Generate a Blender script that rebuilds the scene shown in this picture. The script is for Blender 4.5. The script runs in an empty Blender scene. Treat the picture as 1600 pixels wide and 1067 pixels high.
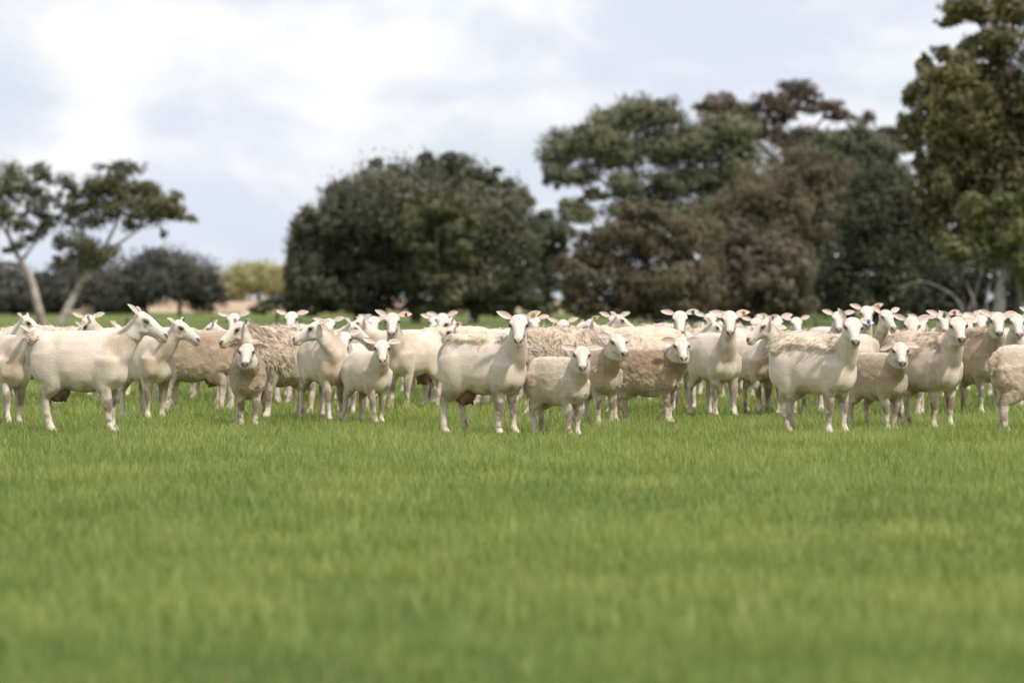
import bpy, math, random
import numpy as np
from mathutils import Matrix, Vector

# ------------------------------------------------------------------ camera, sky, sun
sc = bpy.context.scene
FPX, HORIZON, CAM_H = 6000.0, 473.0, 0.91        # focal length in photo pixels, horizon row, eye height
cam_d = bpy.data.cameras.new('camera')
cam = bpy.data.objects.new('camera', cam_d)
sc.collection.objects.link(cam)
sc.camera = cam
cam_d.sensor_width = 36.0
cam_d.lens = 135.0
cam.location = (0, 0, CAM_H)
cam.rotation_euler = (math.radians(90) - math.atan((533.5 - HORIZON) / FPX), 0, 0)
cam_d.clip_start, cam_d.clip_end = 0.5, 6000
cam_d.dof.use_dof = True
cam_d.dof.focus_distance = 27.4
cam_d.dof.aperture_fstop = 2.7
cam_d.dof.aperture_blades = 0

SUN_EL, SUN_AZ = 56.0, 40.0                      # azimuth measured from behind the camera, negative = from the left
world = bpy.data.worlds.new('World')
sc.world = world
world.use_nodes = True
wn, wl = world.node_tree.nodes, world.node_tree.links
wn.clear()
w_out = wn.new('ShaderNodeOutputWorld')
w_bg = wn.new('ShaderNodeBackground')
w_sky = wn.new('ShaderNodeTexSky')
w_sky.sky_type = 'NISHITA'
w_sky.sun_disc = False
w_sky.sun_elevation = math.radians(SUN_EL)
w_sky.sun_rotation = math.radians(180 - SUN_AZ)
w_sky.air_density, w_sky.dust_density, w_sky.ozone_density = 1.0, 1.0, 1.0
w_bg.inputs['Strength'].default_value = 0.10
tc = wn.new('ShaderNodeTexCoord')
mp = wn.new('ShaderNodeMapping')
mp.inputs['Scale'].default_value = (1.0, 1.0, 1.5)
mp.inputs['Location'].default_value = (0.52, 0.1, 0.135)
wl.new(tc.outputs['Generated'], mp.inputs['Vector'])
def wnoise(scale, detail, rough, dist=0.0):
    n = wn.new('ShaderNodeTexNoise')
    n.inputs['Scale'].default_value = scale
    n.inputs['Detail'].default_value = detail
    n.inputs['Roughness'].default_value = rough
    n.inputs['Distortion'].default_value = dist
    wl.new(mp.outputs['Vector'], n.inputs['Vector'])
    return n
def wramp(src, a, b, ca=(0, 0, 0, 1), cb=(1, 1, 1, 1)):
    r = wn.new('ShaderNodeValToRGB')
    r.color_ramp.elements[0].position, r.color_ramp.elements[0].color = a, ca
    r.color_ramp.elements[1].position, r.color_ramp.elements[1].color = b, cb
    r.color_ramp.interpolation = 'EASE'
    wl.new(src, r.inputs['Fac'])
    return r
def wmix(fac, a, b, blend='MIX'):
    m = wn.new('ShaderNodeMix')
    m.data_type = 'RGBA'
    m.blend_type = blend
    for sock, v in ((m.inputs[0], fac), (m.inputs[6], a), (m.inputs[7], b)):
        if hasattr(v, 'is_output'):
            wl.new(v, sock)
        else:
            sock.default_value = v
    return m.outputs[2]
cover = wramp(wnoise(11.0, 6, 0.55).outputs['Fac'], 0.30, 0.56)
shade = wramp(wnoise(25.0, 5, 0.5, 0.3).outputs['Fac'], 0.36, 0.66, (5.7, 6.1, 7.0, 1), (7.75, 7.8, 8.0, 1))
w_col = wmix(cover.outputs['Color'], wmix(0.62, w_sky.outputs['Color'], (5.5, 6.35, 7.6, 1)), shade.outputs['Color'])
wl.new(w_col, w_bg.inputs['Color'])
wl.new(w_bg.outputs['Background'], w_out.inputs['Surface'])

sun_d = bpy.data.lights.new('sun', 'SUN')
sun = bpy.data.objects.new('sun', sun_d)
sc.collection.objects.link(sun)
sun_d.energy = 3.2
sun_d.angle = math.radians(3)
sun_d.color = (1.0, 0.95, 0.88)
_az, _el = math.radians(SUN_AZ), math.radians(SUN_EL)
to_sun = Vector((math.sin(_az) * math.cos(_el), -math.cos(_az) * math.cos(_el), math.sin(_el)))
sun.rotation_euler = to_sun.to_track_quat('Z', 'Y').to_euler()

sc.view_settings.view_transform = 'Standard'
sc.view_settings.look = 'None'
sc.view_settings.exposure = 0.40
sc.view_settings.gamma = 1.0
sc.render.engine = 'CYCLES'
sc.cycles.use_denoising = True
sc.cycles.max_bounces = 6
sc.cycles.diffuse_bounces = 3
sc.cycles.transmission_bounces = 4
sc.cycles.caustics_reflective = False
sc.cycles.caustics_refractive = False

RNG = np.random.default_rng(7)
random.seed(7)

# ------------------------------------------------------------------ helpers
def link(o, parent=None):
    sc.collection.objects.link(o)
    if parent is not None:
        o.parent = parent
    return o

def tag(o, label=None, category=None, group=None, kind=None):
    for k, v in (('label', label), ('category', category), ('group', group), ('kind', kind)):
        if v:
            o[k] = v
    return o

def empty(name, loc, rz=0.0, scale=1.0):
    o = bpy.data.objects.new(name, None)
    o.empty_display_size = 0.1
    o.location = loc
    o.rotation_euler = (0, 0, rz)
    o.scale = (scale,) * 3
    return link(o)

def mesh_from(name, verts, faces, mat=None, tint=None, smooth=True):
    """verts (n,3); faces list or (m,k) array; tint (n,3) colour per vertex"""
    me = bpy.data.meshes.new(name)
    verts = np.asarray(verts, dtype=np.float32)
    if isinstance(faces, np.ndarray):
        m, k = faces.shape
        me.vertices.add(len(verts))
        me.vertices.foreach_set('co', verts.ravel())
        me.loops.add(m * k)
        me.loops.foreach_set('vertex_index', faces.astype(np.int32).ravel())
        me.polygons.add(m)
        me.polygons.foreach_set('loop_start', np.arange(0, m * k, k, dtype=np.int32))
        me.update(calc_edges=True)
    else:
        me.from_pydata(verts.tolist(), [], faces)
    if smooth:
        me.polygons.foreach_set('use_smooth', np.ones(len(me.polygons), dtype=bool))
    if tint is not None:
        set_tint(me, tint)
    if mat is not None:
        me.materials.append(mat)
    me.update()
    return me

def set_tint(me, tint):
    a = me.attributes.new('tint', 'FLOAT_COLOR', 'POINT')
    c = np.ones((len(me.vertices), 4), dtype=np.float32)
    c[:, :3] = tint
    a.data.foreach_set('color', c.ravel())

def get_co(me):
    co = np.empty(len(me.vertices) * 3, dtype=np.float32)
    me.vertices.foreach_get('co', co)
    return co.reshape(-1, 3).astype(np.float64)

def get_no(me):
    no = np.empty(len(me.vertices) * 3, dtype=np.float32)
    me.vertices.foreach_get('normal', no)
    return no.reshape(-1, 3).astype(np.float64)

def _hash(i, j, k, seed):
    n = (i * 374761393 + j * 668265263 + k * 2147483647 + seed * 974711) & 0xFFFFFFFF
    n = ((n ^ (n >> 13)) * 1274126177) & 0xFFFFFFFF
    n = (n ^ (n >> 16)) & 0xFFFF
    return n / 65535.0

def vnoise(P, scale, seed=0, octaves=2):
    """value noise in 0..1 for points P (n,3) or (n,2)"""
    P = np.asarray(P, dtype=np.float64)
    if P.shape[1] == 2:
        P = np.column_stack([P, np.zeros(len(P))])
    out = np.zeros(len(P)); amp, tot = 1.0, 0.0
    for o in range(octaves):
        Q = P * scale * (2 ** o) + 100.0 + o * 17.3
        I = np.floor(Q).astype(np.int64)
        F = Q - I
        F = F * F * (3 - 2 * F)
        v = 0
        for dx in (0, 1):
            for dy in (0, 1):
                for dz in (0, 1):
                    w = (F[:, 0] if dx else 1 - F[:, 0]) * (F[:, 1] if dy else 1 - F[:, 1]) * (F[:, 2] if dz else 1 - F[:, 2])
                    v = v + w * _hash(I[:, 0] + dx, I[:, 1] + dy, I[:, 2] + dz, seed + o)
        out += v * amp; tot += amp; amp *= 0.5
    return out / tot

def sstep(x, a, b):
    t = np.clip((x - a) / (b - a), 0, 1)
    return t * t * (3 - 2 * t)

def at(px, py, depth):
    """a photo pixel at a given distance -> world point"""
    return Vector(((px - 800) / FPX * depth, depth, CAM_H - (py - HORIZON) / FPX * depth))

def ground_depth(py):
    return CAM_H * FPX / (py - HORIZON)

# ------------------------------------------------------------------ materials
def new_mat(name):
    m = bpy.data.materials.new(name)
    m.use_nodes = True
    nt = m.node_tree
    nt.nodes.clear()
    out = nt.nodes.new('ShaderNodeOutputMaterial')
    return m, nt, out

class NT:
    """tiny node-building helper"""
    def __init__(self, nt):
        self.nt = nt
    def n(self, t, **kw):
        nd = self.nt.nodes.new(t)
        for k, v in kw.items():
            setattr(nd, k, v)
        return nd
    def put(self, sock, v):
        if hasattr(v, 'is_output'):
            self.nt.links.new(v, sock)
        else:
            sock.default_value = v
    def attr(self, name):
        return self.n('ShaderNodeAttribute', attribute_name=name)
    def math(self, op, a, b=0.0, c=None, clamp=False):
        nd = self.n('ShaderNodeMath', operation=op)
        nd.use_clamp = clamp
        self.put(nd.inputs[0], a); self.put(nd.inputs[1], b)
        if c is not None:
            self.put(nd.inputs[2], c)
        return nd.outputs[0]
    def mix(self, fac, a, b, blend='MIX'):
        nd = self.n('ShaderNodeMix', data_type='RGBA', blend_type=blend)
        self.put(nd.inputs[0], fac); self.put(nd.inputs[6], a); self.put(nd.inputs[7], b)
        return nd.outputs[2]
    def noise(self, vec, scale, detail=3, rough=0.55):
        nd = self.n('ShaderNodeTexNoise')
        self.put(nd.inputs['Scale'], scale); nd.inputs['Detail'].default_value = detail
        nd.inputs['Roughness'].default_value = rough
        if vec is not None:
            self.put(nd.inputs['Vector'], vec)
        return nd.outputs['Fac']
    def ramp(self, fac, a, b, ca=(0, 0, 0, 1), cb=(1, 1, 1, 1)):
        nd = self.n('ShaderNodeMapRange', interpolation_type='SMOOTHSTEP')
        self.put(nd.inputs[0], fac); nd.inputs[1].default_value = a; nd.inputs[2].default_value = b
        return nd.outputs[0]
    def smaller(self, v, lim, soft):
        nd = self.n('ShaderNodeMapRange', interpolation_type='SMOOTHSTEP')
        self.put(nd.inputs[0], v); nd.inputs[1].default_value = lim - soft; nd.inputs[2].default_value = lim + soft
        nd.inputs[3].default_value = 1.0; nd.inputs[4].default_value = 0.0
        return nd.outputs[0]

def make_coat(name, bump_scale, bump_dist, face=True):
    m, nt, out = new_mat(name)
    h = NT(nt)
    p = h.n('ShaderNodeBsdfPrincipled')
    p.inputs['Roughness'].default_value = 0.85
    p.inputs['Specular IOR Level'].default_value = 0.15
    p.inputs['Sheen Weight'].default_value = 0.25
    p.inputs['Sheen Roughness'].default_value = 0.6
    tco = h.n('ShaderNodeTexCoord')
    obj = tco.outputs['Object']
    tint = h.attr('tint').outputs['Color']
    nf = h.noise(obj, 70, 3, 0.6)
    nb = h.noise(obj, 9, 3, 0.6)
    val = h.math('ADD', h.math('MULTIPLY', nf, 0.34), h.math('MULTIPLY', nb, 0.26))
    val = h.math('ADD', val, 0.70)
    comb = h.n('ShaderNodeCombineColor')
    for i in range(3):
        h.put(comb.inputs[i], val)
    col = h.mix(1.0, tint, comb.outputs[0], 'MULTIPLY')
    if face:
        hc = h.n('ShaderNodeSeparateXYZ')
        nt.links.new(h.attr('headco').outputs['Vector'], hc.inputs[0])
        u, v, w = hc.outputs
        hm = h.attr('headmask').outputs['Fac']
        av = h.math('ABSOLUTE', v)
        def ell(cu, cv, cw, ru, rv, rw):
            a = h.math('POWER', h.math('DIVIDE', h.math('SUBTRACT', u, cu), ru), 2)
            b = h.math('POWER', h.math('DIVIDE', h.math('SUBTRACT', av, cv), rv), 2)
            c = h.math('POWER', h.math('DIVIDE', h.math('SUBTRACT', w, cw), rw), 2)
            return h.math('SQRT', h.math('ADD', h.math('ADD', a, b), c))
        # nose pad, nostrils, mouth line, dark eye rim with eye-socket shading painted in
        pad = h.math('MULTIPLY', h.smaller(ell(0.236, 0.0, -0.004, 0.030, 0.034, 0.022), 1.0, 0.25), hm)
        padcol = h.attr('nosecol').outputs['Color']
        col = h.mix(h.math('MULTIPLY', pad, 0.85), col, padcol)
        slant = h.math('SUBTRACT', w, h.math('MULTIPLY', av, 0.55))
        def ell2(cv, cw, rv, rw):
            b = h.math('POWER', h.math('DIVIDE', h.math('SUBTRACT', av, cv), rv), 2)
            c = h.math('POWER', h.math('DIVIDE', h.math('SUBTRACT', slant, cw), rw), 2)
            return h.math('SQRT', h.math('ADD', b, c))
        front = h.ramp(u, 0.205, 0.222)
        nos = h.math('MULTIPLY', h.math('MULTIPLY', h.smaller(ell2(0.0185, -0.011, 0.0125, 0.0075), 1.0, 0.25), front), hm)
        col = h.mix(nos, col, (0.035, 0.022, 0.02, 1))
        phil = h.math('MULTIPLY', h.smaller(av, 0.0022, 0.0015), h.smaller(h.math('ABSOLUTE', h.math('ADD', w, 0.021)), 0.010, 0.003))
        phil = h.math('MULTIPLY', h.math('MULTIPLY', phil, front), hm)
        col = h.mix(h.math('MULTIPLY', phil, 0.7), col, (0.10, 0.06, 0.05, 1))
        mw = h.math('ADD', h.math('ADD', w, 0.0345), h.math('MULTIPLY', h.math('SUBTRACT', 0.235, u), -0.16))
        mouth = h.math('MULTIPLY', h.smaller(h.math('ABSOLUTE', mw), 0.0026, 0.0022), h.ramp(u, 0.165, 0.185))
        col = h.mix(h.math('MULTIPLY', h.math('MULTIPLY', mouth, hm), 0.85), col, (0.07, 0.045, 0.04, 1))
        rim = h.math('MULTIPLY', h.smaller(ell(0.088, 0.060, 0.019, 0.027, 0.026, 0.0155), 1.0, 0.3), hm)
        col = h.mix(h.math('MULTIPLY', rim, 0.75), col, (0.13, 0.085, 0.065, 1))
        tear = h.math('MULTIPLY', h.smaller(ell(0.114, 0.046, 0.008, 0.020, 0.016, 0.008), 1.0, 0.4), hm)
        col = h.mix(h.math('MULTIPLY', tear, 0.6), col, (0.25, 0.17, 0.12, 1))
    nt.links.new(col, p.inputs['Base Color'])
    b = h.n('ShaderNodeBump')
    b.inputs['Strength'].default_value = 0.6
    b.inputs['Distance'].default_value = bump_dist
    nt.links.new(h.noise(obj, bump_scale, 4, 0.65), b.inputs['Height'])
    nt.links.new(b.outputs['Normal'], p.inputs['Normal'])
    nt.links.new(p.outputs[0], out.inputs['Surface'])
    return m

def make_simple(name, color, rough=0.7, tinted=False, noise=None, spec=0.3, bump=None):
    m, nt, out = new_mat(name)
    h = NT(nt)
    p = h.n('ShaderNodeBsdfPrincipled')
    p.inputs['Roughness'].default_value = rough
    p.inputs['Specular IOR Level'].default_value = spec
    col = h.attr('tint').outputs['Color'] if tinted else (*color, 1)
    obj = h.n('ShaderNodeTexCoord').outputs['Object']
    if noise:
        f = h.noise(obj, noise[0], 4, 0.6)
        dark = h.mix(1.0, col, (noise[1],) * 3 + (1,), 'MULTIPLY')
        col = h.mix(h.ramp(f, 0.35, 0.65), dark, col)
    h.put(p.inputs['Base Color'], col)
    if bump:
        b = h.n('ShaderNodeBump')
        b.inputs['Distance'].default_value = bump[1]
        nt.links.new(h.noise(obj, bump[0], 4, 0.6), b.inputs['Height'])
        nt.links.new(b.outputs['Normal'], p.inputs['Normal'])
    nt.links.new(p.outputs[0], out.inputs['Surface'])
    return m

def make_leaf(name, trans, rough=0.6, spec=0.25):
    """thin leaf: diffuse front plus light through it, colour from the tint attribute"""
    m, nt, out = new_mat(name)
    h = NT(nt)
    tint = h.attr('tint').outputs['Color']
    p = h.n('ShaderNodeBsdfPrincipled')
    p.inputs['Roughness'].default_value = rough
    p.inputs['Specular IOR Level'].default_value = spec
    nt.links.new(tint, p.inputs['Base Color'])
    t = h.n('ShaderNodeBsdfTranslucent')
    nt.links.new(h.mix(1.0, tint, (1.15, 1.2, 0.6, 1), 'MULTIPLY'), t.inputs['Color'])
    mx = h.n('ShaderNodeMixShader')
    mx.inputs[0].default_value = trans
    nt.links.new(p.outputs[0], mx.inputs[1]); nt.links.new(t.outputs[0], mx.inputs[2])
    nt.links.new(mx.outputs[0], out.inputs['Surface'])
    return m

MAT = {
    'coat': make_coat('short_sheep_coat', 120, 0.012),
    'wool': make_coat('woolly_sheep_coat', 85, 0.022),
    'fleece': make_coat('loose_fleece', 120, 0.012, face=False),
    'eye': make_simple('sheep_eye', (0.012, 0.008, 0.006), 0.15, spec=0.6),
    'udder': make_simple('udder_skin', (0.22, 0.12, 0.09), 0.6, noise=(18, 0.6)),
    'bark': make_simple('tree_bark', (0.3, 0.26, 0.22), 0.9, tinted=True, noise=(3.0, 0.6), bump=(9, 0.03)),
    'leaf': make_leaf('tree_leaf', 0.22),
    'grass': make_leaf('grass_blade', 0.36, 0.55, 0.22),
    'post': make_simple('weathered_post', (0.16, 0.12, 0.10), 0.9, noise=(12, 0.6)),
    'wire': make_simple('fence_wire', (0.22, 0.22, 0.22), 0.45, spec=0.5),
}
TAGCOL = {'orange': (0.62, 0.22, 0.04), 'yellow': (0.62, 0.42, 0.06), 'red': (0.48, 0.04, 0.06), 'green': (0.02, 0.21, 0.13),
          'blue': (0.06, 0.26, 0.46), 'purple': (0.20, 0.12, 0.36), 'pink': (0.55, 0.12, 0.2)}
for k_, c_ in TAGCOL.items():
    MAT['tag_' + k_] = make_simple('ear_tag_' + k_, c_, 0.4, noise=(60, 0.8))

# ------------------------------------------------------------------ sheep
RINGS = 18
def ring_mesh(rings, V, F):
    """append a closed loft through rings (list of (n,3) arrays)"""
    base = len(V); n = len(rings[0])
    for r in rings:
        V.extend(r.tolist())
    for i in range(len(rings) - 1):
        for j in range(n):
            a, b = base + i * n + j, base + i * n + (j + 1) % n
            F.append((a, b, b + n, a + n))
    c0 = len(V); V.append(rings[0].mean(axis=0).tolist())
    c1 = len(V); V.append(rings[-1].mean(axis=0).tolist())
    last = base + (len(rings) - 1) * n
    for j in range(n):
        F.append((c0, base + (j + 1) % n, base + j))
        F.append((c1, last + j, last + (j + 1) % n))

def interp_sections(S, m):
    """Catmull-Rom style resample of rows (t, a, b, ...) to m rows"""
    S = np.array(S, dtype=float)
    t = S[:, 0]
    q = np.linspace(t[0], t[-1], m)
    out = [q]
    for c in range(1, S.shape[1]):
        y = S[:, c]
        d = np.gradient(y, t)
        idx = np.clip(np.searchsorted(t, q) - 1, 0, len(t) - 2)
        hh = t[idx + 1] - t[idx]
        s = (q - t[idx]) / hh
        out.append((2*s**3 - 3*s**2 + 1) * y[idx] + (s**3 - 2*s**2 + s) * hh * d[idx] + (-2*s**3 + 3*s**2) * y[idx + 1] + (s**3 - s**2) * hh * d[idx + 1])
    return np.column_stack(out)

ANG = np.linspace(0, 2 * math.pi, RINGS, endpoint=False)
def tube(path, radii, V, F, side=None, sub=4):
    """round or elliptical tube along joints; radii: r or (side, other)"""
    path = np.array(path, dtype=float)
    R = np.array([(r, r) if np.isscalar(r) else r for r in radii], dtype=float)
    t = np.arange(len(path), dtype=float)
    S = interp_sections(np.column_stack([t, path, R]), (len(path) - 1) * sub + 1)
    P, R = S[:, 1:4], np.maximum(S[:, 4:6], 0.004)
    T = np.gradient(P, axis=0)
    T /= np.linalg.norm(T, axis=1)[:, None]
    rings = []
    for k in range(len(P)):
        s = np.array(side if side is not None else (0, 1, 0), dtype=float)
        s = s - T[k] * s.dot(T[k]); s /= np.linalg.norm(s)
        o = np.cross(T[k], s)
        rings.append(P[k] + np.outer(np.cos(ANG), s) * R[k, 0] + np.outer(np.sin(ANG), o) * R[k, 1])
    ring_mesh(rings, V, F)

def blob(c, r, V, F, n=10):
    rings = []
    for k in range(1, n):
        a = math.pi * k / n
        rings.append(np.column_stack([np.full(RINGS, c[0] - math.cos(a) * r[0]),
                                      c[1] + math.sin(a) * r[1] * np.cos(ANG), c[2] + math.sin(a) * r[2] * np.sin(ANG)]))
    ring_mesh(rings, V, F)

# trunk: x, centre z, half height, half width
TRUNK = [(-0.405, .575, .035, .03), (-0.385, .565, .105, .075), (-0.33, .552, .162, .112), (-0.22, .526, .200, .145),
         (-0.08, .496, .234, .172), (0.06, .490, .238, .166), (0.17, .503, .222, .138), (0.26, .520, .185, .108),
         (0.325, .530, .130, .080), (0.365, .530, .06, .04)]
HEAD = [(0.0, -.004, .034, .036), (.012, -.004, .049, .052), (.045, -.008, .0565, .063), (.078, -.011, .0535, .064),
        (.112, -.010, .0420, .056), (.148, -.010, .0325, .047), (.182, -.012, .0285, .041), (.208, -.013, .0300, .039),
        (.228, -.015, .0275, .032), (.241, -.017, .017, .020)]

def head_matrix(S):
    turn = (S['head'] - S['heading'] + 180) % 360 - 180
    psi = math.radians(turn)
    p, roll = math.radians(S['pitch'] + (8 if -56 < S['pitch'] <= -36 else 0)), math.radians(S.get('roll', 0))
    d = np.array([math.cos(p) * math.cos(psi), math.cos(p) * math.sin(psi), math.sin(p)])
    up = np.array([-math.sin(p) * math.cos(psi), -math.sin(p) * math.sin(psi), math.cos(p)])
    lf = np.cross(up, d)
    up, lf = up * math.cos(roll) + lf * math.sin(roll), lf * math.cos(roll) - up * math.sin(roll)
    hs = S['head_size']
    bend = math.radians(turn) * 0.6
    o = np.array([0.222 + S['reach'] * math.cos(bend), S['reach'] * math.sin(bend), S['poll'] - 0.035])
    M = np.eye(4)
    M[:3, 0], M[:3, 1], M[:3, 2], M[:3, 3] = d * hs, lf * hs, up * hs, o
    return M

def leg_paths(S):
    """joint chains of the four legs; stride moves each hoof fore and aft"""
    st = S['stride']
    fl = S['legs']
    out = []
    for i, sy in enumerate((1, -1)):
        dx = st[i]
        out.append(([(.235, sy*.068, .52), (.225, sy*.086, .42), (.195 + dx*.25, sy*.082, .345), (.205 + dx*.62, sy*.070, .215 * fl + .01),
                     (.200 + dx*.85, sy*.066, .115 * fl), (.203 + dx, sy*.064, .062 * fl), (.222 + dx, sy*.066, .022), (.224 + dx, sy*.066, 0.0)],
                    [.085, (.056, .088), (.042, .058), (.034, .037), (.0205, .0235), (.0255, .029), (.029, .036), (.030, .038)]))
    for i, sy in enumerate((1, -1)):
        dx = st[2 + i]
        out.append(([(-.255, sy*.062, .56), (-.245, sy*.082, .45), (-.235 + dx*.2, sy*.088, .365), (-.318 + dx*.6, sy*.080, .262 * fl + .005),
                     (-.318 + dx*.85, sy*.078, .140 * fl), (-.312 + dx, sy*.078, .066 * fl), (-.290 + dx, sy*.078, .022), (-.288 + dx, sy*.078, 0.0)],
                    [(.085, .135), (.070, .13), (.047, .092), (.027, .042), (.021, .027), (.026, .030), (.029, .036), (.030, .038)]))
    out[2:] = [([(x + .042, y, z) for x, y, z in p], r) for p, r in out[2:]]
    out[:2] = [([(x - .018, y, z) for x, y, z in p], r) for p, r in out[:2]]
    return out

TMP = bpy.data.collections.new('workbench')
sc.collection.children.link(TMP)
def remesh(V, F, voxel, smooth, faces):
    me = bpy.data.meshes.new('raw')
    me.from_pydata([tuple(v) for v in V], [], F)
    ob = bpy.data.objects.new('raw', me)
    TMP.objects.link(ob)
    a = ob.modifiers.new('r', 'REMESH'); a.mode = 'VOXEL'; a.voxel_size = voxel; a.adaptivity = 0.0
    b = ob.modifiers.new('s', 'SMOOTH'); b.factor = 0.5; b.iterations = smooth
    dg = bpy.context.evaluated_depsgraph_get()
    n = len(ob.evaluated_get(dg).data.polygons)
    if faces and n * 2 > faces:
        c = ob.modifiers.new('d', 'DECIMATE'); c.ratio = min(1.0, faces / (n * 2.0))
        dg = bpy.context.evaluated_depsgraph_get()
    res = bpy.data.meshes.new_from_object(ob.evaluated_get(dg), depsgraph=dg)
    bpy.data.objects.remove(ob); bpy.data.meshes.remove(me)
    return res

def ear_shell(M, side, el, sweep, length, width, cup):
    """leaf-shaped hollow ear, rooted in the skull; returns verts, faces, inner mask"""
    e, s = math.radians(el), math.radians(sweep)
    root = np.array([0.022, side * 0.050, 0.026])
    d = np.array([-math.sin(s) * math.cos(e), side * math.cos(s) * math.cos(e), math.sin(e)])
    f = np.array([math.cos(s), side * math.sin(s), 0.0])            # hollow looks forward
    f = f * 0.55 + np.array([0, 0, 0.75])
    f -= d * f.dot(d); f /= np.linalg.norm(f)
    wv = np.cross(d, f)
    nu, nw = 9, 7
    V, inner = [], []
    for lay in (0, 1):
        for i in range(nu):
            t = i / (nu - 1)
            hw = width * 0.5 * (0.52 + 0.48 * math.sin(min(1.0, t / 0.42) * math.pi / 2)) * max(0.0, 1 - max(0.0, (t - 0.42) / 0.58) ** 1.9) ** 0.9
            hw = max(hw, 0.0015)
            for j in range(nw):
                q = (j / (nw - 1)) * 2 - 1
                depth = cup * (q * q) * hw - 0.35 * cup * hw
                p = root + d * (t * length) + wv * (q * hw) + f * depth + np.array([0, 0, -0.012 * t * t])
                thick = 0.0055 * (1 - q * q) * (1 - t * 0.7) + 0.001
                p = p + f * (thick if lay else -thick)
                V.append(p); inner.append(float(lay) * (1 - abs(q) ** 3) * (1 - t ** 3))
    F = []
    def idx(l, i, j): return l * nu * nw + i * nw + j
    for l in (0, 1):
        for i in range(nu - 1):
            for j in range(nw - 1):
                q = (idx(l, i, j), idx(l, i, j + 1), idx(l, i + 1, j + 1), idx(l, i + 1, j))
                F.append(q if (l == 1) == (side > 0) else q[::-1])
    for i in range(nu - 1):
        for j, rev in ((0, False), (nw - 1, True)):
            q = (idx(0, i, j), idx(1, i, j), idx(1, i + 1, j), idx(0, i + 1, j))
            F.append(q[::-1] if rev else q)
    for j in range(nw - 1):
        F.append((idx(0, nu - 1, j), idx(0, nu - 1, j + 1), idx(1, nu - 1, j + 1), idx(1, nu - 1, j)))
    V = np.array(V)
    Vw = V @ M[:3, :3].T + M[:3, 3]
    tagp = root + d * length * 0.55 + f * 0.012
    return Vw, F, np.array(inner), tagp, d, f, wv

WHITE = np.array((0.73, 0.635, 0.545)); CREAM = np.array((0.69, 0.55, 0.39)); TAN = np.array((0.39, 0.265, 0.155))
MUD = np.array((0.17, 0.115, 0.075)); PINK = np.array((0.60, 0.37, 0.29)); STAIN = np.array((0.24, 0.20, 0.12))
DARKSKIN = np.array((0.16, 0.10, 0.08))

DEFAULT = dict(scale=1.0, head=None, pitch=-42, poll=0.835, reach=0.165, head_size=1.13, stride=(0, 0, 0, 0), legs=1.0, wool=0.0, tan=0.25,
               ears=((12, 18), (12, 18)), ear_len=0.098, ear_dark=0.0, ear_up=7, nose=(0.42, 0.26, 0.22), fleece=None, udder=None, tags=(),
               seed=0, detail=9500, squint=1.0, belly=0.6, knees=0.8, slim=1.0, roll=0, neck=1.0)

EYE_ME = None
def eye_mesh():
    global EYE_ME
    if EYE_ME is None:
        V, F = [], []
        blob((0, 0, 0), (1, 1, 1), V, F, 8)
        EYE_ME = mesh_from('eye', np.array(V) * 0.0150, F, MAT['eye'])
    return EYE_ME

def lock_mesh(P, N, D, length, width, rng, root_col, tip_col, rings=4):
    """tapered curled wool locks as one mesh: P root points, N surface normals, D hang directions"""
    n = len(P)
    L = length * rng.uniform(0.6, 1.35, n); Wd = width * rng.uniform(0.5, 1.3, n)
    side = np.cross(D, N); side /= np.linalg.norm(side, axis=1)[:, None] + 1e-9
    curl = rng.normal(0, 0.35, n)
    V = np.zeros((n, rings * 3 + 1, 3)); C = np.zeros((n, rings * 3 + 1, 3))
    shade = rng.uniform(0.85, 1.1, n)[:, None]
    mixv = rng.uniform(0, 0.5, n)[:, None]
    for k in range(rings):
        t = k / rings
        lift = (0.12 * t - 0.12 * t * t)
        ctr = P + D * (L * t)[:, None] + N * (L * lift + 0.002 * k)[:, None] + side * (L * curl * t * t * 0.5)[:, None]
        w = Wd * (1 - 0.62 * t) * (0.75 + 0.5 * math.sin(t * 3.0))
        for a in range(3):
            ph = a * 2.0944 + 0.5
            V[:, k * 3 + a] = ctr + side * (w * math.cos(ph))[:, None] + N * (w * 0.55 * math.sin(ph))[:, None]
            m = np.clip(t + mixv, 0, 1)
            C[:, k * 3 + a] = (root_col * (1 - m) + tip_col * m) * shade
    V[:, -1] = P + D * L[:, None] + N * (L * 0.05)[:, None] + side * (L * curl * 0.5)[:, None]
    C[:, -1] = tip_col * shade
    f = []
    for k in range(rings - 1):
        for a in range(3):
            b = (a + 1) % 3
            f += [(k*3+a, k*3+b, k*3+3+b), (k*3+a, k*3+3+b, k*3+3+a)]
    top = (rings - 1) * 3
    f += [(top, top + 1, rings*3), (top + 1, top + 2, rings*3), (top + 2, top, rings*3)]
    f = np.array(f)
    Fa = (f[None] + (np.arange(n) * (rings*3+1))[:, None, None]).reshape(-1, 3)
    return V.reshape(-1, 3), Fa, C.reshape(-1, 3)

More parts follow.
